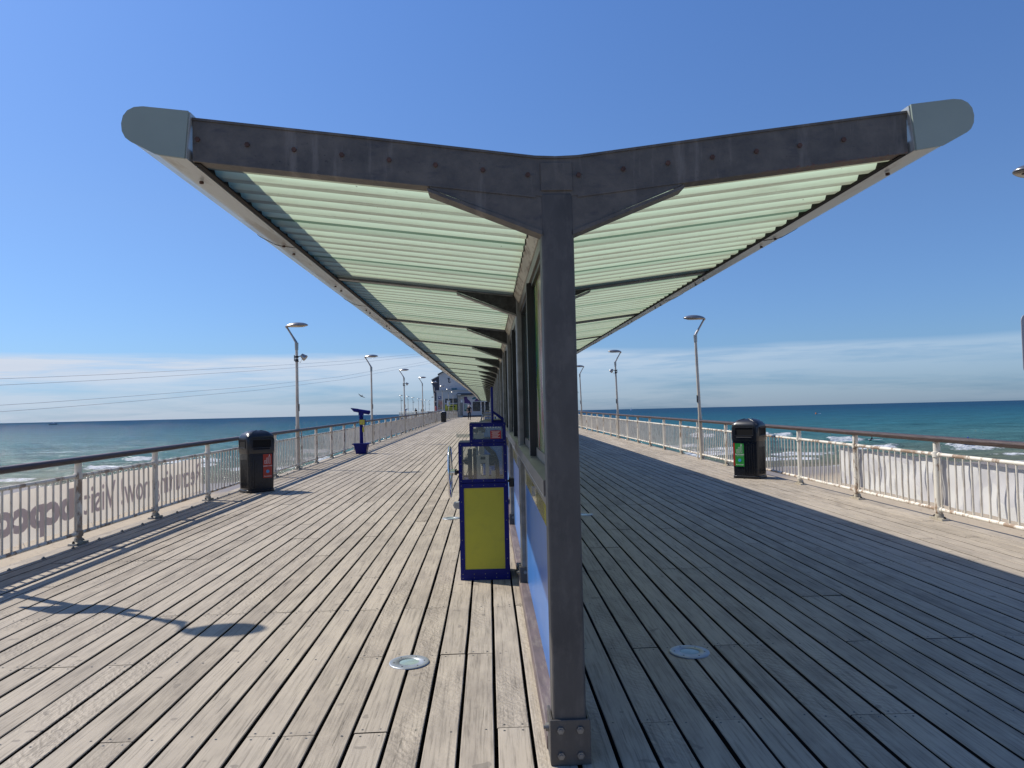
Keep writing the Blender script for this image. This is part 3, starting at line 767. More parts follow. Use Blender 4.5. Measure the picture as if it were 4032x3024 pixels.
def btext(body,yc,zc,size,width,bold,m='banner_text'):
    # written on the outer face: reads towards the camera end from outside, so mirrored from the deck
    L=bl.location
    mw=frame((-5.335-.012-L.x,yc-L.y,zc+dz(yc)-L.z),(0,-1,SL*-1),(0,0,1))
    o=text('lettering',body,size,m,bl,Matrix.Identity(4),.0,1,bold)
    xs=[v.co.x for v in o.data.vertices]; w_=max(xs)-min(xs); c_=(max(xs)+min(xs))/2
    o.data.transform(Matrix.Translation((-c_,0,0))); o.data.transform(Matrix.Diagonal((width/w_,1,1,1))); o.data.transform(mw)
    # keep just clear of the cloth on the deck side so the print shows through
    return o
for t in (btext('Recruiting now! Visit',12.05,.50,.54,4.0,.004),btext('bcpcouncil',8.42,.50,.50,2.8,.024)):
    t.data.transform(Matrix.Translation((.024,0,0)))

# ------------------------------------------------------------ lamps
def lamp_parts(r,flood,sign,lean=0):
    # local frame: +X of the lamp points inwards over the deck
    def L(x,z): return x+lean*z
    b=MB().cyl((0,0,0),(L(0,1.2),0,1.2),.058,.054,14).cyl((L(0,1.2),0,1.2),(L(0,3.42),0,3.42),.046,.036,14)
    b.build('pole','lamp_pole',r)
    MB().prism([(-.15,0),(.15,0),(.14,.02),(-.14,.02)],-.07,.07,'x').cyl((0,0,.02),(0,0,.09),.075,.062,12).build('base_plate','plate',r)
    c=MB().cyl((L(0,3.30),0,3.30),(L(0,3.50),0,3.50),.046,.052,14)
    c.build('collar','lamp_metal',r)
    a=MB(); x0=L(0,3.5)
    a.tube([(x0,0,3.44),(x0-.02,0,3.53),(x0-.12,0,3.70),(x0-.24,0,3.90),(x0-.29,0,3.965)],[.05,.036,.026,.024,.03],10)
    a.build('arm','lamp_metal',r)
    # shallow oval head, pointed at the arm end
    h=MB(); loops=[]; n=28; cx=x0+.01
    for z,s in ((3.945,.0),(3.948,.72),(3.952,.90),(3.967,.985),(3.975,1.0),(3.99,.97),(4.02,.84),(4.045,.62),(4.060,.34),(4.064,.06)):
        q=[]
        for i in range(n):
            t=2*math.pi*i/n; c_,s_=math.cos(t),math.sin(t)
            rx=.315; ry=.175*(1 if c_>0 else 1-.45*c_*c_)
            q.append((cx+rx*c_*s+(-.03 if z>4 else 0)*(1-s),ry*s_*max(s,.01),z+.015*c_*s))
        loops.append(q)
    h.loft(loops,cap=True); ho=h.build('lamp_head','lamp_metal',r)
    d=MB(); loops=[]
    for z,s in ((3.947,.82),(3.938,.7),(3.934,.3)):
        loops.append([(cx+.03+.24*s*math.cos(2*math.pi*i/20),.13*s*math.sin(2*math.pi*i/20),z) for i in range(20)])
    d.loft(loops); d.build('diffuser','diffuser',ho)
    MB().box(L(0,1.72)+.040,L(0,1.72)+.060,-.022,.022,1.60,1.80).build('junction_cover','dark_metal',r,bevel=.006)
    if flood:
        z=3.02
        f=MB().cyl((L(0,z)-.065,0,z-.03),(L(0,z)-.065,0,z+.14),.012,.012,6)
        f.cyl((L(0,z),0,z-.05),(L(0,z),0,z+.02),.05,.05,12); f.cyl((L(0,z),0,z+.06),(L(0,z),0,z+.11),.052,.052,12)
        f.tube([(L(0,z)+.03,0,z+.09),(L(0,z)+.10,0,z+.11),(L(0,z)+.17,0,z+.10)],.014,8)
        fo=f.build('floodlight_bracket','dark_metal',r)
        g=MB(); g.cyl((L(0,z)+.13,0,z+.14),(L(0,z)+.22,0,z+.06),.05,.085,14); g.cyl((L(0,z)+.22,0,z+.06),(L(0,z)+.245,0,z+.04),.09,.088,14)
        g.tube([(L(0,z)+.03,.02,z-.02),(L(0,z)+.09,.02,z-.08),(L(0,z)+.15,.02,z+.04)],.006,6)
        g.build('floodlight','lamp_metal',fo)
    if sign=='plate':
        pl=[]; x0,x1,z0,z1,rr_=-.37,.37,1.86,2.49,.07
        for cx_,cz_,t0 in ((x1-rr_,z1-rr_,0),(x0+rr_,z1-rr_,90),(x0+rr_,z0+rr_,180),(x1-rr_,z0+rr_,270)):
            for i in range(6):
                t=R(t0+i*18); pl.append((cx_+rr_*math.cos(t),cz_+rr_*math.sin(t)))
        MB().prism(pl,-.07,-.062).build('sign_plate','sign_grey',r)
    if sign=='notice':
        s=MB().box(-.24,.24,-.07,-.05,1.72,2.52).build('notice_board','sign_grey',r)
        MB().box(-.20,.20,-.074,-.071,1.80,2.38).build('notice_sheet','white',s)
        MB().box(.03,.17,-.078,-.0745,1.86,2.30).build('notice_print','yellow_band',s)
def lamp(label,X,Y,flood,sign,side,lean,z=None,group='lamps along the pier railings'):
    r=root('street_lamp',label,'lamp',(X,Y,(dz(Y) if z is None else z)),0 if side<0 else math.pi,group)
    lamp_parts(r,flood,sign,lean); return r
LY=[7.60,20.92,34.24,47.56,60.88,74.20,87.52,100.84,114.16]
ordn=['nearest','second','third','fourth','fifth','sixth','seventh','eighth','ninth']
for i,y in enumerate(LY):
    fl=i in (1,3,5); sg='plate' if i==0 else ('notice' if i==7 else None)
    ex=' carrying a grey plate' if i==0 else (' with a floodlight' if fl else (' carrying a notice board' if i==7 else ''))
    lamp(f'{ordn[i]} lamp post along the left railing{ex}, oval head facing in',-5.27,y,fl,sg,-1,0.0)
for i,y in enumerate(LY[:4]):
    fl=i in (2,); sg='plate' if i==0 else None
    ex=' carrying a grey plate' if i==0 else (' with a floodlight' if fl else '')
    lamp(f'{ordn[i]} lamp post along the right railing{ex}, oval head facing in',5.985,y,fl,sg,1,.026)
# ------------------------------------------------------------ pier head beyond, with its own lamps, rail and people
PZ=.92
hd=MB()
hd.box(-15.6,-5.9,130.5,205,PZ-.5,PZ-.001)
hd.box(6.6,16.3,130.5,205,PZ-.5,PZ-.001); hd.box(-5.9,6.6,133.3,205,PZ-.5,PZ-.001)
for x in (-15,-12,-9,8,11,15.7):
    for y in (131.5,145,160,175,190,204): hd.cyl((x,y,-7.5),(x,y,PZ-.5),.3,.3,10)
for y in (131,): 
    for i in range(9): hd.box(-15.2+i*1.15,-14.95+i*1.15,130.9,131.0,-2.2,PZ-.5)
    hd.box(-15.4,-6,130.85,131.05,-.9,-.6)
st(hd.build('pier_head','concrete'))
hr=root('railing','white railing across the edge of the wider pier head, behind the left railing','railing',(-15.4,130.6,PZ))
b=MB().tube([(-15.4,205,PZ+1.08),(-15.4,130.7,PZ+1.08),(-5.6,130.7,PZ+1.08)],.045,8); b.world=True; b.build('handrail','white_paint',hr)
b=MB(); b.world=True
b.tube([(-15.4,205,PZ+.86),(-15.4,130.7,PZ+.86),(-5.6,130.7,PZ+.86)],.025,6); b.tube([(-15.4,205,PZ+.13),(-15.4,130.7,PZ+.13),(-5.6,130.7,PZ+.13)],.025,6)
x=-15.4
while x<-5.6: b.cyl((x,130.7,PZ+.13),(x,130.7,PZ+.86),.013,.013,5,False); x+=.15
y=130.7
while y<205: b.cyl((-15.4,y,PZ+.13),(-15.4,y,PZ+.86),.013,.013,4,False); y+=.3
b.build('baluster_panel','white_paint',hr)
for i in range(5):
    b=MB(); b.world=True; b.cyl((-15.4+i*2.2,130.7,PZ),(-15.4+i*2.2,130.7,PZ+1.05),.045,.045,8); b.build('post','white_paint',hr)
far=[131.2,142.5,152,164,172.5,181.5,193.5]
fo_=['first','second','third','fourth','fifth','sixth','last']
for i,y in enumerate(far):
    lamp(f'{fo_[i]} thin far lamp from the left corner of the pier head'+(', with a floodlight' if i in(0,2,6) else ''),-15.1,y,i in (0,2,6),None,-1,0,PZ,'far lamps on the pier head')
lamp('small far lamp just right of the front canopy post',16.0,134,True,None,1,0,PZ,'far lamps on the pier head')

# ------------------------------------------------------------ bins
def rrect(w,d,rad,z,n=5,bul=0):
    q=[]
    for cx_,cy_,t0 in ((w/2-rad,d/2-rad,0),(-w/2+rad,d/2-rad,90),(-w/2+rad,-d/2+rad,180),(w/2-rad,-d/2+rad,270)):
        for i in range(n+1):
            t=R(t0+i*90/n); q.append((cx_+rad*math.cos(t),cy_+rad*math.sin(t),z))
    if bul: # front (-y) bulges gently
        q=[(x,y-(bul*(1-(x/(w/2))**2) if y<0 else 0),z) for x,y,z in q]
    return q
def make_bin(label,loc,rz,kind):
    s=-1 if kind=='waste' else 1        # side (local x) of the corner nearest the camera
    r=root('litter_bin',label,'bin',loc,rz,None)
    W,D=.56,.44
    b=MB(); b.loft([rrect(W+.03,D+.03,.09,z) for z in (0,.05)]+[rrect(W,D,.085,.06)],smooth=False,cap=True)
    b.build('base','black_plastic',r,bevel=.004)
    b=MB(); b.loft([rrect(W-.01,D-.01,.05,.06),rrect(W,D,.05,.45),rrect(W+.005,D+.005,.05,.80)],smooth=True,cap=True)
    body=b.build('body','black_plastic',r)
    rb=MB()
    for x in ([-.02,.035,.09,.145,.19] if kind!='waste' else [-.20,-.15]):
        rb.cyl((x,-D/2-.002,.09),(x,-D/2-.002,.72),.007,.007,6)
    for sx in (-1,1):
        for y in (-.14,-.09,-.04,.01,.06,.11): rb.cyl((sx*(W/2),y,.09),(sx*(W/2),y,.66),.008,.008,6)
    rb.build('rib','black_plastic',body)
    h=MB(); h.loft([rrect(W+.012,D+.012,.055,.78),rrect(W+.03,D+.03,.06,.83),rrect(W+.034,D+.034,.06,1.05),rrect(W+.04,D+.04,.10,1.10),rrect(W+.02,D+.02,.10,1.135),rrect(W-.06,D-.06,.10,1.185),rrect(W-.18,D-.16,.09,1.225),rrect(W-.34,D-.28,.05,1.245)],smooth=True)
    ho=h.build('hood','bin_hood',r)
    # raised V-shaped ribs on the crown
    cr=MB()
    for sx in (-1,1):
        for (ax,ay,az_),(bx,by,bz_) in (((sx*.27,-.21,1.115),(sx*.04,-.09,1.25)),((sx*.27,-.21,1.115),(sx*.16,.02,1.235)),((sx*.27,.21,1.115),(sx*.04,.09,1.25))):
            cr.tube([(ax,ay,az_),((ax+bx)/2,(ay+by)/2,(az_+bz_)/2+.022),(bx,by,bz_)],[.012,.016,.006],6)
    cr.build('crown_rib','bin_hood',ho)
    F_=-D/2-.017
    fr=MB(); fr.box(-.20,.20,F_-.012,F_,1.055,1.075).box(-.20,.20,F_-.018,F_,.888,.905).box(-.205,-.19,F_-.012,F_,.905,1.055).box(.19,.205,F_-.012,F_,.905,1.055)
    fr.prism([(F_-.03,.86),(F_,.885),(F_,.855)],-.17,.17,'x')
    fr.build('opening_frame','bin_hood',ho,bevel=.004)
    MB().box(-.19,.19,F_-.004,F_+.002,.905,1.055).build('opening_shade','flat_black',ho)  # flat black panel painting the shaded inside of the opening
    for sx in (-1,1):
        fr=MB(); X_=sx*(W/2+.017)
        a_,b_=sorted((X_,X_+sx*.012))
        fr.box(a_,b_,-.13,.13,1.05,1.07).box(a_,b_,-.13,.13,.89,.905).box(a_,b_,-.14,-.13,.89,1.07).box(a_,b_,.13,.14,.89,1.07)
        fr.build('opening_frame','bin_hood',ho,bevel=.003)
        a_,b_=sorted((X_-sx*.002,X_+sx*.004)); MB().box(a_,b_,-.13,.13,.905,1.05).build('opening_shade','flat_black',ho)
    # stickers
    def sticker(xa,xb,za,zb_,m,title,face='f'):
        if face=='f':
            y=-D/2-.0065; so_=MB().box(xa,xb,y-.002,y+.003,za,zb_).build('sticker',m,r)
            T=lambda x,z:frame((x,y-.0032,z),(1,0,0),(0,0,1)); cx_=(xa+xb)/2; ww=xb-xa
            g=MB()
            def bar(x0,x1,z0,z1): g.box(cx_+x0*ww,cx_+x1*ww,y-.004,y-.0022,z0,z1)
            H=zb_-za; t_=.006
            for x0,hh in ((-.36,.14),(-.14,.24),(.12,.30)):   # outlines of a can, a cup and a bottle
                a0,a1=x0,x0+.18; z0=za+.60*H; z1=z0+hh*H
                e=t_/ww
                bar(a0,a0+e,z0,z1); bar(a1-e,a1,z0,z1); bar(a0,a1,z0,z0+t_)
                if x0>.1: bar(a0+.05,a0+.05+e,z1,z1+.03); bar(a1-.05-e,a1-.05,z1,z1+.03); bar(a0+.05,a1-.05,z1+.03,z1+.03+t_); bar(a0,a0+.06,z1,z1+t_); bar(a1-.06,a1,z1,z1+t_)
                else: bar(a0,a1,z1-t_,z1)
            g.build('picture','white',so_)
            for tt,zz,sz,bo in title:
                o=text('lettering',tt,sz,'white',so_,T(cx_,za+zz*H),0,1,bo)
            MB().cyl((cx_,y-.002,za+.27*H),(cx_,y-.0045,za+.27*H),.034,.034,20).build('roundel','cyan',so_)
        return
    if kind=='waste':
        sticker(.03,.22,.28,.76,'orange_red',[('GENERAL WASTE',.50,.024,.0009),('Bournemouth',.07,.028,.0005)])
    else:
        sticker(-.215,-.02,.25,.73,'green',[('RECYCLING',.52,.036,.0012),('PLEASE RECYCLE HERE',.46,.013,.0003),('Bournemouth',.08,.029,.0006)])
        MB().box(-W/2-.004,-W/2+.004,-.13,.06,.28,.74).build('side_sticker','orange_red',r)
        MB().box(-.262,-.222,-D/2-.003,-D/2+.04,.26,.74).build('sticker_edge','orange_red',r)
    return r
make_bin('black litter bin with a red sticker by the left railing',(-4.74,15.50,dz(15.5)),R(42),'waste')
make_bin('black litter bin with a green recycling sticker by the right railing',(5.50,15.70,dz(15.7)),R(-43),'recycle')
# far plain bin with a liner
fb=root('litter_bin','dark bin with a pale liner far down the left railing','bin',(-4.55,77,dz(77)))
MB().loft([rrect(.54,.5,.12,0),rrect(.60,.55,.13,.95)],cap=True).build('body','black_plastic',fb)
MB().loft([rrect(.62,.57,.13,.94),rrect(.60,.55,.13,1.0),rrect(.45,.4,.13,1.06)],cap=True).build('lid','bin_hood',fb)
MB().loft([rrect(.3,.24,.05,1.061),rrect(.34,.2,.05,1.10),rrect(.12,.1,.03,1.13)],cap=True).build('liner','white',fb)

# ------------------------------------------------------------ coin telescope
def telescope(label,loc,rz):
    r=root('telescope',label,'telescope',loc,rz,None)
    b=MB(); b.loft([rrect(.36,.36,.03,0),rrect(.40,.40,.03,.12),rrect(.50,.50,.03,.33)],smooth=False)
    tub=b.build('tub','navy_paint',r); b=MB().box(-.30,.30,-.27,.27,.331,.375).build('tub_rim','navy_paint',tub,bevel=.006)
    b=MB().cyl((0,0,.375),(0,0,1.12),.068,.062,16).cyl((0,0,1.12),(0,0,1.30),.075,.07,16).cyl((0,0,1.30),(0,0,1.345),.088,.082,16).cyl((0,0,1.345),(0,0,1.40),.06,.05,12)
    b.build('column','navy_paint',r)
    y=MB(); y.box(-.09,.09,-.055,.055,1.38,1.50); y.build('yoke','navy_paint',r,bevel=.012)
    t=MB(); d=Vector((math.cos(R(-9)),0,math.sin(R(-9))))
    c0=Vector((0,0,1.535))
    t.cyl(c0-d*.12,c0+d*.28,.068,.062,18); t.cyl(c0+d*.28,c0+d*.33,.072,.05,18)
    tt=t.build('tube','navy_paint',r)
    # slanted sun shade at the objective end
    s=MB(); pr=[(-.10,1.622),(-.33,1.655),(-.375,1.655),(-.25,1.515),(-.10,1.49)]
    s.prism(pr,-.075,.075); s.build('sun_shade','navy_paint',tt,bevel=.01)
    e=MB().cyl(c0+d*.02+Vector((0,0,-.045)),c0+d*.30+Vector((0,0,-.06)),.035,.03,12); e.build('eyepiece','navy_paint',tt)
    bx=MB().box(-.055,.165,-.13,-.02,1.03,1.24).build('coin_box','navy_paint',r,bevel=.008)
    MB().box(-.042,.142,-.134,-.1305,1.048,1.222).build('coin_plate','yellow_sheet',bx)
    MB().cyl((.05,-.134,1.135),(.05,-.138,1.135),.055,.055,20).build('coin_ring','yellow_band',bx)
    MB().box(.05,.10,-.06,-.02,.77,.95).build('instruction_plate','yellow_sheet',r)
    return r
telescope('navy blue coin telescope on a tub base beside the left railing',(-4.60,27.35,dz(27.3)),0)
tl2=telescope('dark coin telescope at the far left corner of the pier head',(-14.35,131.6,PZ),R(160))

# ------------------------------------------------------------ souvenir press machine in front of the wall
mc=root('coin_press_machine','navy blue souvenir machine with a yellow panel and chrome hand wheel by the canopy wall','machine',(-.05,7.18,dz(7.18)))
def K(): b=MB(); return b
Y0,Y1=7.18,7.64
def frame_box(name,x0,x1,z0,z1,t,parent):
    b=MB()
    for y0_,y1_ in ((Y0,Y0+.03),(Y1-.03,Y1)):
        b.box(x0,x1,y0_,y1_,z0,z0+t).box(x0,x1,y0_,y1_,z1-t,z1).box(x0,x0+t,y0_,y1_,z0+t,z1-t).box(x1-t,x1,y0_,y1_,z0+t,z1-t)
    for x in (x0,x1-t):
        for z in (z0,z1-t): b.box(x,x+t,Y0+.03,Y1-.03,z,z+t)
    return b.build(name,'navy_paint',parent,warp=True)
lo=frame_box('cabinet_frame',-.292,.178,.0,.915,.045,mc)
MB().box(-.292+.044,.178-.044,Y0+.008,Y0+.014,.10,.872).build('yellow_panel','yellow_sheet',mc,warp=True)
b=MB().box(-.29,.176,Y0+.002,Y0+.012,.0,.10).box(-.29,-.283,Y0+.03,Y1-.03,.045,.87).box(.165,.172,Y0+.03,Y1-.03,.045,.87).box(-.25,.13,Y1-.02,Y1-.012,.045,.87)
b.build('cabinet_panel','navy_paint',mc,warp=True)
md=frame_box('display_frame',-.292,.170,.920,1.296,.032,mc)
up_=frame_box('upper_frame',-.182,.165,1.300,1.482,.032,mc)
b=MB().box(-.29,-.184,Y0+.002,Y1-.002,1.297,1.305).box(-.18,.163,Y0+.002,Y1-.002,1.483,1.489).box(-.26,.138,Y0+.035,Y1-.035,.925,.94)
b.build('shelf','navy_paint',mc,warp=True)
b=MB().box(-.26,.138,Y0+.010,Y0+.014,.953,1.264).box(-.26,.138,Y1-.014,Y1-.010,.953,1.264).box(-.287,-.283,Y0+.032,Y1-.032,.953,1.264).box(.160,.164,Y0+.032,Y1-.032,.953,1.264)
b.build('display_glass','acrylic',md,warp=True)
b=MB().box(-.15,.133,Y0+.010,Y0+.014,1.332,1.45).box(-.15,.133,Y1-.014,Y1-.010,1.332,1.45)
b.build('upper_glass','acrylic',up_,warp=True)
sc_=MB()
for x in np.linspace(-.27,.155,5):
    for z in (.022,.058,.893,.938,1.282): sc_.cyl((x,Y0-.004,z),(x,Y0,z),.0045,.004,8)
for z in (.2,.38,.56,.74,1.02,1.1,1.18):
    for x in (-.27,.155): sc_.cyl((x,Y0-.004,z),(x,Y0,z),.0045,.004,8)
for x in (-.166,-.06,.05,.148):
    for z in (1.316,1.466): sc_.cyl((x,Y0-.004,z),(x,Y0,z),.0045,.004,8)
sc_.build('screw_row','galv',mc,warp=True)
# works inside
g=MB()
g.box(-.205,-.165,7.30,7.42,.94,1.23).box(-.155,-.125,7.30,7.42,.94,1.235)
g.cyl((-.24,7.36,1.12),(-.20,7.36,1.12),.035,.045,14).cyl((-.27,7.36,1.12),(-.24,7.36,1.12),.012,.012,8).cyl((-.125,7.36,1.12),(.07,7.36,1.12),.035,.035,12)
g.cyl((0.0,7.34,1.12),(.05,7.34,1.12),.055,.055,16)
g.tube([(-.06,7.45,1.29),(-.04,7.45,1.26),(.05,7.45,1.17),(.075,7.45,1.10),(.08,7.45,.945)],.024,10)
g.build('rolling_mill','dark_metal',mc,warp=True)
g=MB().box(-.118,-.082,7.25,7.30,.945,1.16).box(-.035,.0,7.25,7.30,.945,1.16).box(-.118,.0,7.24,7.31,1.161,1.175).box(-.082,-.035,7.26,7.30,1.10,1.13).box(-.082,-.035,7.26,7.30,.96,.975)
g.cyl((-.10,7.245,1.10),(-.10,7.25,1.10),.011,.011,8); g.box(-.095,-.045,7.33,7.39,1.176,1.294).box(.02,.06,7.28,7.32,.945,1.02)
g.build('guide_block','mech_metal',mc,warp=True)
g=MB().box(-.15,-.03,7.35,7.38,1.39,1.43).box(-.10,-.05,7.33,7.40,1.40,1.445); g.build('coin_carrier','dark_metal',mc,warp=True)
g=MB().box(-.145,-.045,7.26,7.34,1.34,1.385).box(-.125,-.06,7.24,7.32,1.335,1.36).box(-.10,-.07,7.30,7.36,1.385,1.41); g.build('coin_tray','mech_metal',mc,warp=True)
g=MB().box(-.31,-.183,7.33,7.40,1.345,1.352).box(-.31,-.183,7.328,7.333,1.352,1.378).box(-.31,-.183,7.397,7.402,1.352,1.378).box(-.315,-.31,7.328,7.402,1.345,1.39); g.build('coin_slide','acrylic',mc,warp=True)
s_=MB().box(.018,.120,Y0+.004,Y0+.009,1.335,1.412).build('warning_label','red',mc,warp=True)
g=MB()
for i,z in enumerate((1.400,1.391,1.382,1.373,1.362,1.353,1.344)):
    g.box(.030+.006*(i%2),.108-.009*(i%3),Y0+.002,Y0+.0036,z,z+.003)
g.build('label_lines','white',s_,warp=True)
wheel=[(-.385,7.42+.245*math.cos(t),1.005+.245*math.sin(t)) for t in [2*math.pi*i/40 for i in range(40)]]
wo=MB().tube(wheel,.013,10,close=True).build('hand_wheel','chrome',mc,warp=True)
g=MB()
for t in (90,210,330): g.tube([(-.365,7.42,1.005),(-.375,7.42+.12*math.cos(R(t)),1.005+.12*math.sin(R(t))),(-.385,7.42+.24*math.cos(R(t)),1.005+.24*math.sin(R(t)))],.010,8)
g.cyl((-.40,7.42,1.005),(-.34,7.42,1.005),.035,.03,14); g.build('wheel_spokes','chrome',wo,warp=True)
g=MB().cyl((-.345,7.42,1.005),(-.318,7.42,1.005),.028,.034,10).cyl((-.318,7.42,1.005),(-.290,7.42,1.005),.020,.014,10); g.build('wheel_shaft','dark_metal',mc,warp=True)
g=MB().prism([(-.292,.72),(-.35,.71),(-.36,.69),(-.345,.66),(-.292,.65)],7.34,7.44); g.build('coin_cup','mech_metal',mc,warp=True)
g=MB().box(.178,.205,7.30,7.36,.905,.925).box(.19,.238,7.27,7.40,.862,.945); g.build('lock_box','black_plastic',mc,warp=True,bevel=.006)
g=MB().box(.030,.052,7.22,7.62,1.489,1.83); g.build('sign_board','navy_paint',mc,warp=True,bevel=.002)
g=MB()
for y in (7.23,7.58):
    g.prism([(.052,1.489),(.150,1.489),(.150,1.512),(.065,1.585),(.052,1.60)],y,y+.02) if False else None
    g.prism([(.0525,1.489),(.150,1.489),(.150,1.506),(.0525,1.506)],y,y+.02); g.prism([(.0525,1.575),(.0525,1.60),(.150,1.53),(.150,1.5065),(.133,1.5065)],y,y+.02)
g.build('sign_brace','navy_paint',mc,warp=True)

# ------------------------------------------------------------ blue stands with tube hoops along the wall
def stand(label,Y):
    r=root('leaning_stand',label,'stand',(.0,Y,dz(Y)))
    g=MB()
    for y in (Y,Y+.55):
        g.tube([(-.20,y,0),(-.20,y,1.20),(-.185,y,1.30),(-.13,y,1.375),(-.05,y,1.40),(.24,y,1.405)],.018,10)
    g.tube([(-.20,Y,.35),(-.20,Y+.55,.35)],.014,8); g.build('tube_hoop','galv',r,warp=True)
    b=MB().box(-.10,.22,Y+.05,Y+.50,.15,1.335).build('cabinet','blue_plastic',r,warp=True,bevel=.01)
    MB().box(-.105,.225,Y+.044,Y+.506,1.336,1.356).build('cabinet_top','white_paint',b,warp=True)
    g=MB()
    for i in range(6): g.box(-.07+i*.045,-.045+i*.045,Y+.046,Y+.0495,1.285,1.31)
    g.build('button_row','white',b,warp=True)
    return r
stand('blue cabinet under a bent tube hoop, just behind the souvenir machine',12.2)
stand('blue cabinet under a bent tube hoop, second one back along the wall',20.5)
stand('blue cabinet under a bent tube hoop, farthest one along the wall',33.0)

# ------------------------------------------------------------ round deck lights
def disc(label,x,y):
    z=dz(y)+.002
    r=root('deck_light',label,'deck light',(x,y,z),0,'round deck lights'); r.rotation_euler=(SL,0,random.random())
    n=40
    q=lambda rad,zz:[(rad*math.cos(2*math.pi*i/n),rad*math.sin(2*math.pi*i/n),zz) for i in range(n)]
    b=MB(); b.loft([q(.131,0),q(.129,.005),q(.124,.0065),q(.066,.0065),q(.064,.003)],cap=False); b.build('flange','disc_metal',r)
    b=MB(); b.loft([q(.0645,.0025),q(.05,.004),q(.01,.005)],cap=True); b.build('lens','disc_glass',r)
    for i in range(6):
        t=2*math.pi*i/6; MB().cyl((.098*math.cos(t),.098*math.sin(t),.006),(.098*math.cos(t),.098*math.sin(t),.0078),.006,.005,8).build('screw','dark_metal',r)
M['disc_metal']=mat('brushed_ring',(.36,.38,.40),.42,.55,.12,20,dirt=(.3,.3,.3),dirt_amt=.3,dirt_scale=22)
M['disc_glass']=mat('frosted_lens',(.28,.36,.33),.2,0,.1,20)
disc('round metal deck light in the sunlit planks in front, left of the canopy',-.545,4.94)
disc('round metal deck light in the shaded planks in front, right of the canopy',1.293,4.96)
disc('small distant deck light in the sun, partly behind the souvenir machine',-.573,11.12)
disc('small distant deck light in the shade right beside the front post',1.392,11.13)

# ------------------------------------------------------------ building at the pier head
S=133/121.5
def bX(x): return x*S
def bZ(z): return EYE+(z+1.1777-EYE)*S
BY=133.0
bd=root('pier_building','white pier building with navy wing and yellow arrow board closing the deck','building',(-2,BY,.86))
def bbox(name,m,x0,x1,z0,z1,y0,y1,parent=None,**k):
    b=MB(); b.world=True; b.box(bX(x0),bX(x1),y0,y1,bZ(z0),bZ(z1)); return b.build(name,m,parent or bd,**k)
def bpoly(name,m,pts,y0,y1,parent=None,**k):
    b=MB(); b.world=True; b.prism([(bX(x),bZ(z)) for x,z in pts],y0,y1); return b.build(name,m,parent or bd,**k)
G=-.30
up1=bpoly('upper_wall','stone_white',[(-8.05,3.9),(-8.05,6.92),(.3,11.2),(8.6,6.92),(8.6,3.9)],BY+4,BY+24)
rf=bpoly('roof','roof_slate',[(-8.25,6.84),(-8.25,7.02),(.3,11.42),(8.8,7.02),(8.8,6.84),(.3,11.22)],BY+3.7,BY+24.5)
# navy wing with a canted outer wall
nw=bpoly('side_wing','navy_wall',[(-8.05,G),(-8.62,G),(-9.26,6.02),(-8.052,6.62),(-8.052,G)][1:],BY+4.3,BY+20)
bpoly('wing_eave','stone_white',[(-9.36,6.02),(-9.36,6.13),(-8.06,6.80),(-8.06,6.66)],BY+4.1,BY+20,nw)
b=MB(); b.world=True; b.cyl((bX(-8.67),BY+4.29,bZ(5.78)),(bX(-8.67),BY+4.2,bZ(5.78)),.14,.14,20); b.build('round_vent','white',nw)
bbox('wing_ledge','stone_white',-9.0,-8.35,2.35,2.46,BY+3.8,BY+4.25,nw)
lw=bbox('lower_wall','stone_white',-8.33,8.9,G,4.10,BY+.9,BY+22)
bbox('parapet_coping','stone_white',-8.43,9.0,4.105,4.20,BY+.75,BY+22.2,lw)
pb_=bbox('blue_box_sign','teal',-5.95,-5.15,4.20,4.58,BY+3.4,BY+3.9,up1)
# hook shaped wall ornament
pts=[(-6.50,6.27),(-6.37,6.18),(-6.40,5.95),(-6.45,5.76),(-6.44,5.62),(-6.36,5.54),(-6.26,5.55),(-6.19,5.64),(-6.17,5.76)]
b=MB(); b.world=True; b.tube([(bX(x),BY+3.93,bZ(z)) for x,z in pts],[.10,.10,.075,.06,.055,.05,.045,.035,.02],8)
b.prism([(bX(-6.60),bZ(6.28)),(bX(-6.27),bZ(6.23)),(bX(-6.36),bZ(6.02)),(bX(-6.56),bZ(6.08))],BY+3.84,BY+3.99); b.build('hook_ornament','navy_wall',up1)
# arrow sign
ar=bbox('arrow_sign','navy_paint',-8.03,-7.57,2.78,3.22,BY+.86,BY+.9,lw)
bpoly('arrow','white',[(-7.95,3.15),(-7.73,3.15),(-7.78,3.08),(-7.64,2.94),(-7.72,2.86),(-7.86,3.0),(-7.95,2.94)],BY+.845,BY+.858,ar)
bbox('poster','poster',-8.10,-7.20,1.10,2.62,BY+.86,BY+.9,lw)
for i,(xa,xb) in enumerate(((-6.93,-6.44),(-6.27,-5.68),(-5.58,-5.0))):
    f=bbox('window','black_frame',xa,xb,2.13,2.82,BY+.84,BY+.9,lw); bbox('pane','shop_glass',xa+.04,xb-.04,2.17,2.78,BY+.825,BY+.838,f)
bbox('window_ledge','stone_white',-7.0,-4.92,1.92,2.06,BY+.70,BY+.9,lw)
yb_=bbox('yellow_board','navy_wall',-7.02,-4.96,.86,1.88,BY+.85,BY+.9,lw)
yp=bbox('board_face','sign_yellow',-6.95,-5.0,.90,1.82,BY+.83,BY+.848,yb_)
bpoly('arrow','flat_black',[(-6.15,1.58),(-5.60,1.58),(-5.60,1.71),(-5.24,1.49),(-5.60,1.27),(-5.60,1.41),(-6.15,1.41)],BY+.81,BY+.828,yb_)
b=MB(); b.world=True
for xa,xb,z in ((-6.72,-5.3,1.16),(-6.8,-5.15,1.05),(-6.65,-6.3,1.5),(-6.65,-6.35,1.42)): b.box(bX(xa),bX(xb),BY+.82,BY+.828,bZ(z),bZ(z+.045))
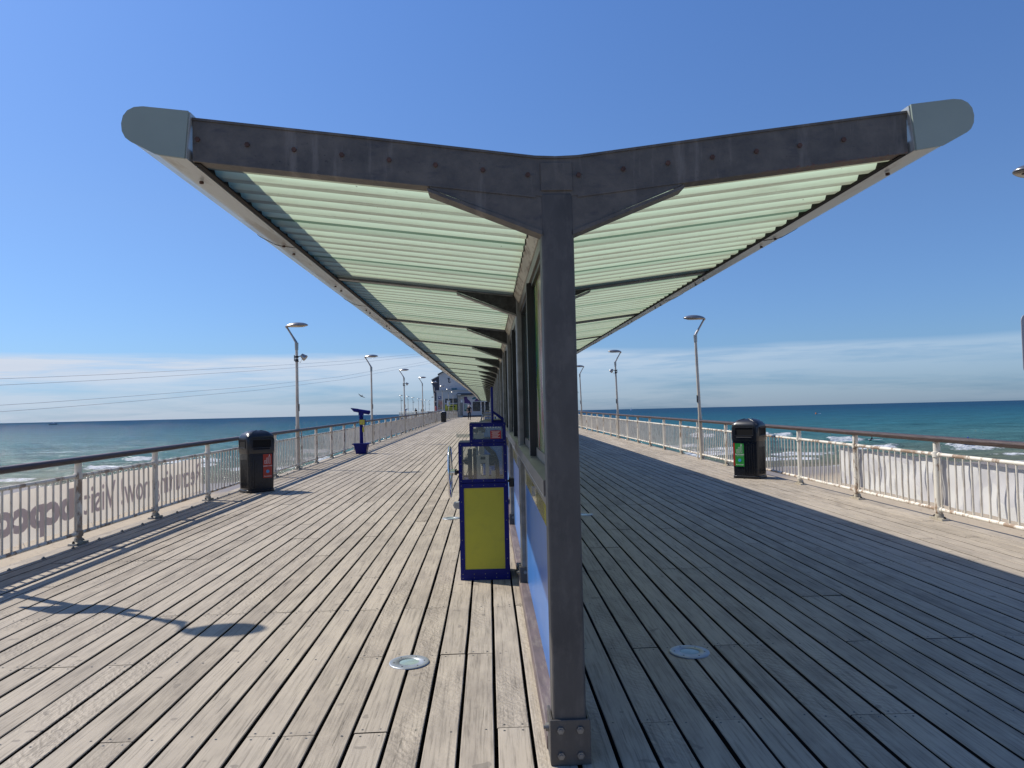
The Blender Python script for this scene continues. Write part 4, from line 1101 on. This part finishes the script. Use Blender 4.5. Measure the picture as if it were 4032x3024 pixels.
b.build('board_lines','flat_black',yb_)
rd=MB(); rd.world=True; rd.cyl((bX(-8.45),BY+.5,bZ(G)),(bX(-8.45),BY+.5,bZ(1.52)),.13,.13,14).cyl((bX(-8.45),BY+.5,bZ(1.52)),(bX(-8.45),BY+.5,bZ(1.64)),.13,.05,14)
cc=root('red_post_box','red rounded post cabinet standing at the left corner of the white building','cabinet',(bX(-8.45),BY+.5,bZ(G))); rd.build('body','red',cc)
rs=MB(); rs.world=True; rs.box(bX(-8.45)-.15,bX(-8.45)+.15,BY+.35,BY+.65,bZ(G),bZ(G)+.1); rs.build('foot','navy_wall',cc)
# porch block in front
pw=bbox('porch_wall','stone_white',-4.80,4.6,G,3.28,BY+.02,BY+.88)
bbox('porch_roof','roof_slate',-5.0,4.8,3.30,3.46,BY-.5,BY+.86,pw); bbox('roof_light_strip','roof_slate',-4.95,4.7,3.465,3.62,BY+.05,BY+.86,pw)
bbox('floodlight','white',-4.86,-4.32,3.32,3.42,BY-.62,BY-.52,pw)
bbox('drainpipe','navy_wall',-4.90,-4.82,G,3.2,BY-.03,BY+.05,pw)
col_=bbox('corner_column','header',-4.79,-4.55,G,2.7,BY-.10,BY-.005,pw); bbox('column_head','header',-4.80,-3.85,2.80,3.1,BY-.22,BY-.01,pw)
dr=bbox('door','galv',-4.50,-4.18,.02,2.10,BY-.04,BY+.015,pw); bbox('door_edge','navy_wall',-4.17,-4.10,.02,2.1,BY-.05,BY+.014,dr)
bbox('wall_lamp','white',-4.33,-4.12,2.12,2.52,BY-.2,BY-.02,pw)
mu=bpoly('mural','purple',[(-3.90,3.05),(-3.35,3.05),(-3.30,2.72),(-2.95,2.40),(-2.72,2.05),(-2.78,1.70),(-3.80,1.95),(-3.80,2.4)],BY-.005,BY+.014,pw)
bpoly('mural_panel','mural_green',[(-3.82,.72),(-3.82,1.90),(-3.40,1.88),(-3.30,.72)],BY-.006,BY+.013,mu)
b=MB(); b.world=True
for i in range(8): b.box(bX(-3.74),bX(-3.0+.1*(i%2)-.04*i),BY-.012,BY-.0065,bZ(1.93-.13*i),bZ(1.97-.13*i))
b.build('mural_lines','white',mu)
bpoly('mural_shape','teal',[(-2.55,2.75),(-2.2,2.98),(-1.9,2.95),(-1.95,2.65),(-2.5,2.60)],BY-.005,BY+.012,mu)
bpoly('mural_shape','purple',[(-2.2,2.30),(-1.8,2.75),(-1.4,2.45),(-1.2,2.30)],BY-.005,BY+.012,mu)
bpoly('mural_shape','mural_green',[(-1.5,2.42),(-1.2,2.62),(.6,2.62),(.6,2.32),(-1.5,2.32)],BY-.008,BY+.011,mu)
sw=bbox('shop_window','black_frame',-2.44,-1.24,.70,2.20,BY-.03,BY+.015,pw); bbox('pane','shop_glass',-2.36,-1.32,.78,2.12,BY-.04,BY-.032,sw)
for xa,xb in ((-.98,-.62),(-.42,.20),(.4,1.0)):
    d=bbox('glass_door','white_paint',xa-.06,xb+.06,0,2.26,BY-.03,BY+.015,pw); bbox('pane','shop_glass',xa,xb,.12,2.18,BY-.04,BY-.032,d)
bbox('plinth','navy_wall',-4.1,-1.04,G,0.0,BY-.03,BY+.015,pw)
# security camera
sc=root('security_camera','small grey security camera on the left edge of the navy wing','camera',(bX(-9.1),BY+4.2,bZ(3.2)))
b=MB().tube([(.25,.1,-.1),(0.05,0,-.05),(0,0,0)],.03,6); b.build('bracket','galv',sc)
b=MB().cyl((-.28,-.05,-.06),(.06,0,.05),.085,.075,10); b.build('housing','galv',sc)
# bench backs on the pier head
bn=root('bench','brown slatted bench on the pier head, seen just over the cross railing','bench',(-9.9,133.6,PZ))
b=MB()
for z in (.55,.68,.81,.94): b.box(-.8,.8,-.02,.02,z,z+.10)
b.build('backrest','brown_wood',bn); b=MB().box(-.8,.8,.03,.5,.42,.46); b.build('seat','brown_wood',bn)
for x in (-.7,.66):
    MB().box(x,x+.05,-.03,.0-.0205,0,1.05).build('leg','dark_metal',bn); MB().box(x,x+.05,.45,.49,0,.419).build('leg','dark_metal',bn)

# ------------------------------------------------------------ people
def skin(name,verts,edges,radii,m,parent,rootv=0,sub=1):
    me=bpy.data.meshes.new(name); me.from_pydata(verts,edges,[]); me.materials.append(M[m])
    o=bpy.data.objects.new(name,me); C.objects.link(o); o.parent=parent
    sk=o.modifiers.new('skin','SKIN'); sk.use_smooth_shade=True
    if not me.skin_vertices: me.skin_vertices.new()
    for i,r_ in enumerate(radii):
        sv=me.skin_vertices[0].data[i]; rr_=r_ if isinstance(r_,tuple) else (r_,r_); sv.radius=rr_; sv.use_root=(i==rootv)
    s=o.modifiers.new('subsurf','SUBSURF'); s.levels=sub; s.render_levels=sub
    dg=bpy.context.evaluated_depsgraph_get(); dg.update()
    me2=bpy.data.meshes.new_from_object(o.evaluated_get(dg)); o.modifiers.clear(); o.data=me2
    for p_ in me2.polygons: p_.use_smooth=True
    if not me2.materials: me2.materials.append(M[m])
    return o
def person(label,loc,rz,hair='dark_hair',lean=0,stride=.16,sleeve='short',arms='down',h=1.72):
    """faces +Y in its own frame"""
    r=root('person',label,'person',loc,rz)
    k=h/1.72
    P=lambda x,y,z:(x*k,(y+lean*max(0,z-.95))*k,z*k)
    hip,chest,neck,head=(0,0,.95),(0,0,1.28),(0,0,1.46),(0,.01,1.60)
    V=[P(*hip),P(0,0,1.10),P(*chest),P(0,0,1.40),P(0,.005,1.49),P(0,.02,1.575),P(0,.015,1.66)]
    E_=[(0,1),(1,2),(2,3),(3,4),(4,5),(5,6)]
    Rr=[(.15,.11),(.13,.10),(.155,.11),(.11,.085),(.05,.052),(.075,.09),(.068,.08)]
    def chain(st_,pts,rad):
        i0=st_
        for p_,ra in zip(pts,rad):
            V.append(P(*p_)); Rr.append(ra); E_.append((i0,len(V)-1)); i0=len(V)-1
        return i0
    hands=[]
    for s in (-1,1):
        y=stride*s
        chain(0,[(.095*s,0,.88),(.10*s,y*.45,.50),(.10*s,y-.03,.10),(.105*s,y-.03,.05),(.11*s,y+.13,.03)],[.085,.058,.04,.042,.032])
        if arms=='down':
            a=[(.19*s,0,1.40),(.235*s,-.05*s,1.13),(.25*s,.03-.09*s,.90),(.25*s,.05-.10*s,.80)]
        else: a=[(.19*s,0,1.40),(.24*s,.05,1.14),(.20*s,.30,1.02),(.14*s,.38,1.03)]
        hd_=chain(3,a,[.052,.042,.030,.026]); hands.append((a[-2],a[-1]))
        base=Vector(a[-1]); d=(Vector(a[-1])-Vector(a[-2])).normalized(); side=Vector((0,1,0)) if arms=='down' else Vector((1,0,0))
        for f,(of,ln) in enumerate(((-.024,.07),(-.008,.082),(.008,.078),(.024,.062))):
            p1=base+d*.05+side*of; p2=p1+d*ln*.6; p3=p2+d*ln*.35+Vector((-.012*s,0,0))
            V.append(P(*p1)); Rr.append(.010); E_.append((hd_,len(V)-1))
            V.append(P(*p2)); Rr.append(.009); E_.append((len(V)-2,len(V)-1))
            V.append(P(*p3)); Rr.append(.007); E_.append((len(V)-2,len(V)-1))
        th=base+d*.01+side*.04; V.append(P(*th)); Rr.append(.012); E_.append((hd_,len(V)-1)); V.append(P(*(th+d*.04+side*.008))); Rr.append(.009); E_.append((len(V)-2,len(V)-1))
    skin('body',V,E_,Rr,'skin',r)
    # shirt
    V2=[P(0,0,.90),P(0,0,1.02),P(0,0,1.14),P(0,0,1.28),P(0,0,1.40),P(0,.0,1.455)]; E2=[(i,i+1) for i in range(5)]
    R2=[(.175,.13),(.165,.125),(.155,.12),(.178,.128),(.135,.105),(.07,.068)]
    for s in (-1,1):
        if arms=='down': a=[(.19*s,0,1.405),(.232*s,-.05*s*.8,1.19)]
        else: a=[(.19*s,0,1.405),(.24*s,.05,1.16)]
        if sleeve=='long': a.append((.248*s,.03-.085*s,.93) if arms=='down' else (.20*s,.29,1.03))
        i0=4
        for p_,ra in zip(a,(.072,.062,.045)): V2.append(P(*p_)); R2.append(ra); E2.append((i0,len(V2)-1)); i0=len(V2)-1
    skin('shirt',V2,E2,R2,'black_cloth',r)
    V3=[P(0,0,.98),P(0,0,.90)]; E3=[(0,1)]; R3=[(.158,.115),(.165,.125)]
    for s in (-1,1):
        y=stride*s; i0=1
        for p_,ra in zip([(.095*s,0,.84),(.10*s,y*.45,.50),(.10*s,y-.03,.13)],(.098,.070,.055)): V3.append(P(*p_)); R3.append(ra); E3.append((i0,len(V3)-1)); i0=len(V3)-1
    skin('trousers',V3,E3,R3,'black_cloth',r)
    for s in (-1,1):
        y=stride*s
        skin('shoe',[P(.10*s,y-.06,.055),P(.103*s,y+.03,.05),P(.108*s,y+.15,.035)],[(0,1),(1,2)],[.052,.05,.038],'black_cloth',r)
    skin('hair',[P(0,-.035,1.55),P(0,-.022,1.62),P(0,-.005,1.685),P(0,.03,1.70)],[(0,1),(1,2),(2,3)],[(.072,.05),(.086,.085),(.075,.078),(.05,.045)],hair,r,1)
    # face
    f=MB()
    f.cyl(P(0,.10,1.60),P(0,.125,1.585),.010*k,.016*k,6); f.build('nose','skin',r)
    for s in (-1,1):
        MB().cyl(P(.032*s,.092,1.615),P(.032*s,.10,1.615),.010*k,.008*k,8).build('eye','dark_hair',r)
        MB().cyl(P(.078*s,.01,1.60),P(.092*s,.005,1.60),.022*k,.026*k,8).build('ear','skin',r)
    MB().box(-.022*k,.022*k,.098*k,.103*k,1.552*k,1.558*k).build('mouth','red',r)
    return r
person('person in black T-shirt and trousers with grey hair walking away on the deck',(-2.14,85.5,dz(85.5)),0,'grey_hair',h=1.74)
person('person in dark clothes leaning forward on the far cross railing, left one of two',(-12.5,131.5,PZ),R(150),'dark_hair',.35,.05,'long','fwd',1.66)
person('person in dark clothes standing upright by the far cross railing, right one of two',(-11.45,131.6,PZ),R(190),'dark_hair',.05,.05,'long','fwd',1.78)
# surfer sitting in the water and paddler on an inflatable
def surfer(label,loc,rz,board,suit):
    r=root('person',label,'person',loc,rz)
    V=[(0,0,.05),(0,.0,.30),(0,.02,.52),(0,.03,.62),(0,.04,.74),(0,.045,.80)]; E_=[(i,i+1) for i in range(5)]; Rr=[(.16,.14),(.15,.11),(.16,.11),(.06,.06),(.09,.10),(.06,.07)]
    for s in (-1,1):
        i0=2
        for p_,ra in zip([(.2*s,.02,.54),(.27*s,.12,.34),(.24*s,.34,.22)],(.06,.05,.04)): V.append(p_); Rr.append(ra); E_.append((i0,len(V)-1)); i0=len(V)-1
        i0=0
        for p_,ra in zip([(.16*s,.25,.08),(.22*s,.45,-.1)],(.09,.07)): V.append(p_); Rr.append(ra); E_.append((i0,len(V)-1)); i0=len(V)-1
    skin('body',V,E_,Rr,suit,r); skin('face',[(0,.09,.73),(0,.10,.77)],[(0,1)],[.06,.055],'skin',r)
    return r
sb=surfer('surfer in a dark wetsuit sitting low in the waves beyond the right railing',(65.5,126.3,SEA+.25),R(60),None,'black_cloth')
b=MB(); loops=[]
for i in range(13):
    t=-1+2*i/12; wv=.28*math.sqrt(max(0.0004,1-t*t)); loops.append([(wv*math.cos(a),t*1.15,.03*math.sin(a)+.06*t*t) for a in [2*math.pi*j/10 for j in range(10)]])
b.loft(loops); sbo=b.build('surfboard','sail'); tag(sbo,'pale surfboard under the dark-suited surfer in the waves','surfboard'); sbo.location=(65.9,126.0,SEA+.42); sbo.rotation_euler=(0,0,R(60))
sb2=surfer('person in blue riding the blue inflatable in the breaking waves on the right',(71.0,109,SEA+.55),R(80),None,'sea_rubber')
ib=root('inflatable_boat','small blue inflatable with a red end in the waves beyond the right railing','boat',(71,109,SEA+.5),R(-12))
b=MB(); b.tube([(-1.35,0,.28),(-.9,-.33,.1),(0,-.42,.05),(.8,-.36,.08),(1.15,-.2,.12),(1.15,.2,.12),(.8,.36,.08),(0,.42,.05),(-.9,.33,.1)],.16,10,close=True); b.build('tube','sea_rubber',ib)
b=MB().box(-.9,1.0,-.3,.3,-.02,.04); b.build('floor','sea_rubber',ib); b=MB().cyl((1.10,-.25,.14),(1.30,.25,.14),.20,.20,12); b.build('stern_cushion','orange_red',ib)
# ------------------------------------------------------------ bird, wires, boats
bird=MB()
bird.loft([[(x,r_*math.cos(a)*.9,z+r_*math.sin(a)*.8) for a in [2*math.pi*j/8 for j in range(8)]] for x,r_,z in ((-.20,.012,0),(-.13,.03,0),(-.02,.05,0),(.08,.042,.005),(.13,.03,.012),(.165,.022,.014),(.19,.006,.008))])
for s in (-1,1):
    bird.prism([(.07,.03*s),(.05,.20*s),(-.02,.34*s),(-.10,.46*s),(-.07,.28*s),(-.07,.03*s)],.012,.022,'z')
bird.prism([(-.17,-.02),(-.27,-.05),(-.27,.05),(-.17,.02)],-.004,.004,'z')
bo=bird.build('seagull','bird'); tag(bo,'small dark bird gliding in the sky above the blue telescope','bird')
bo.scale=(.75,.75,.75); bo.location=(-10.05,60,2.572+dz(60)); bo.rotation_euler=(R(35),R(25),R(130))
def atX(x,y,X):
    d=RM@ray(x,y); t=X/d.x; return Vector((X,d.y*t,EYE+d.z*t))
def wire(label,px,X,ext):
    pts=[atX(x,y,X) for x,y in px]
    d=(pts[-1]-pts[-2]); pts.append(pts[-1]+d.normalized()*30)
    d0=(pts[0]-pts[1]).normalized(); pts.insert(0,pts[0]+d0*14)
    r=root('zip_wire',label,'cable',pts[0])
    for dx,dz_ in ((0,0),(-.25,.13)):
        b=MB(); b.world=True; b.tube([p+Vector((dx,0,dz_*(1+p.y/60))) for p in pts],[.004+.00009*p.y for p in pts],6)
        b.build('cable','cable',r)
wire('lower pair of thin zip wire cables crossing the sky on the left',[(0,1621.3),(200,1607),(452,1586.5),(1000,1538),(1350,1494.7),(1675,1434)],-14,0)
wire('upper pair of thin zip wire cables crossing the sky on the left',[(0,1516.5),(200,1507),(452,1493.9),(1000,1460),(1350,1434),(1641,1403.5)],-14,0)
def boat(name,label,x,y,L,H,kind):
    r=root(name,label,'boat',(x,y,SEA))
    b=MB(); b.prism([(-L/2,H*.35),(-L*.42,-.3),(L*.42,-.3),(L/2,H*.42)],-L*.12,L*.12); b.build('hull','navy_wall' if kind=='ship' else 'sail',r)
    if kind=='ship':
        MB().box(-L*.15,L*.22,-L*.08,L*.08,H*.36,H*.75).build('cabin','sail',r); MB().box(.0,L*.1,-1,1,H*.755,H).build('bridge','sail',r)
    else:
        MB().cyl((0,0,H*.1),(0,0,H),.10,.06,6).build('mast','sail',r)
        b=MB(); b.prism([(.2,H*.15),(L*.45,H*.15),(.2,H*.95)],-.05,.05); b.build('sail','sail',r)
boat('ship','grey ship low on the horizon at the far left',-.569*1900,1900,20,5,'ship')
boat('sailing_boat','tiny white sailing boat on the horizon right of the canopy post',.192*2900,2900,6,14,'sail')
boat('sailing_boat','tiny pale sailing boat on the horizon just left of the second left lamp',-.1485*3000,3000,6,12,'sail')
bu=root('buoy','small orange float far out on the water beyond the right railing','buoy',(233.7,524,SEA))
MB().cyl((-1.6,0,-.1),(-1.6,0,.9),.6,.45,12).cyl((-1.6,0,.9),(-1.6,0,1.5),.12,.1,8).build('body','orange',bu)
MB().prism([(-1.0,-.1),(1.6,-.1),(2.0,.35),(-1.0,.3)],-.4,.4).build('deck_board','sail',bu)
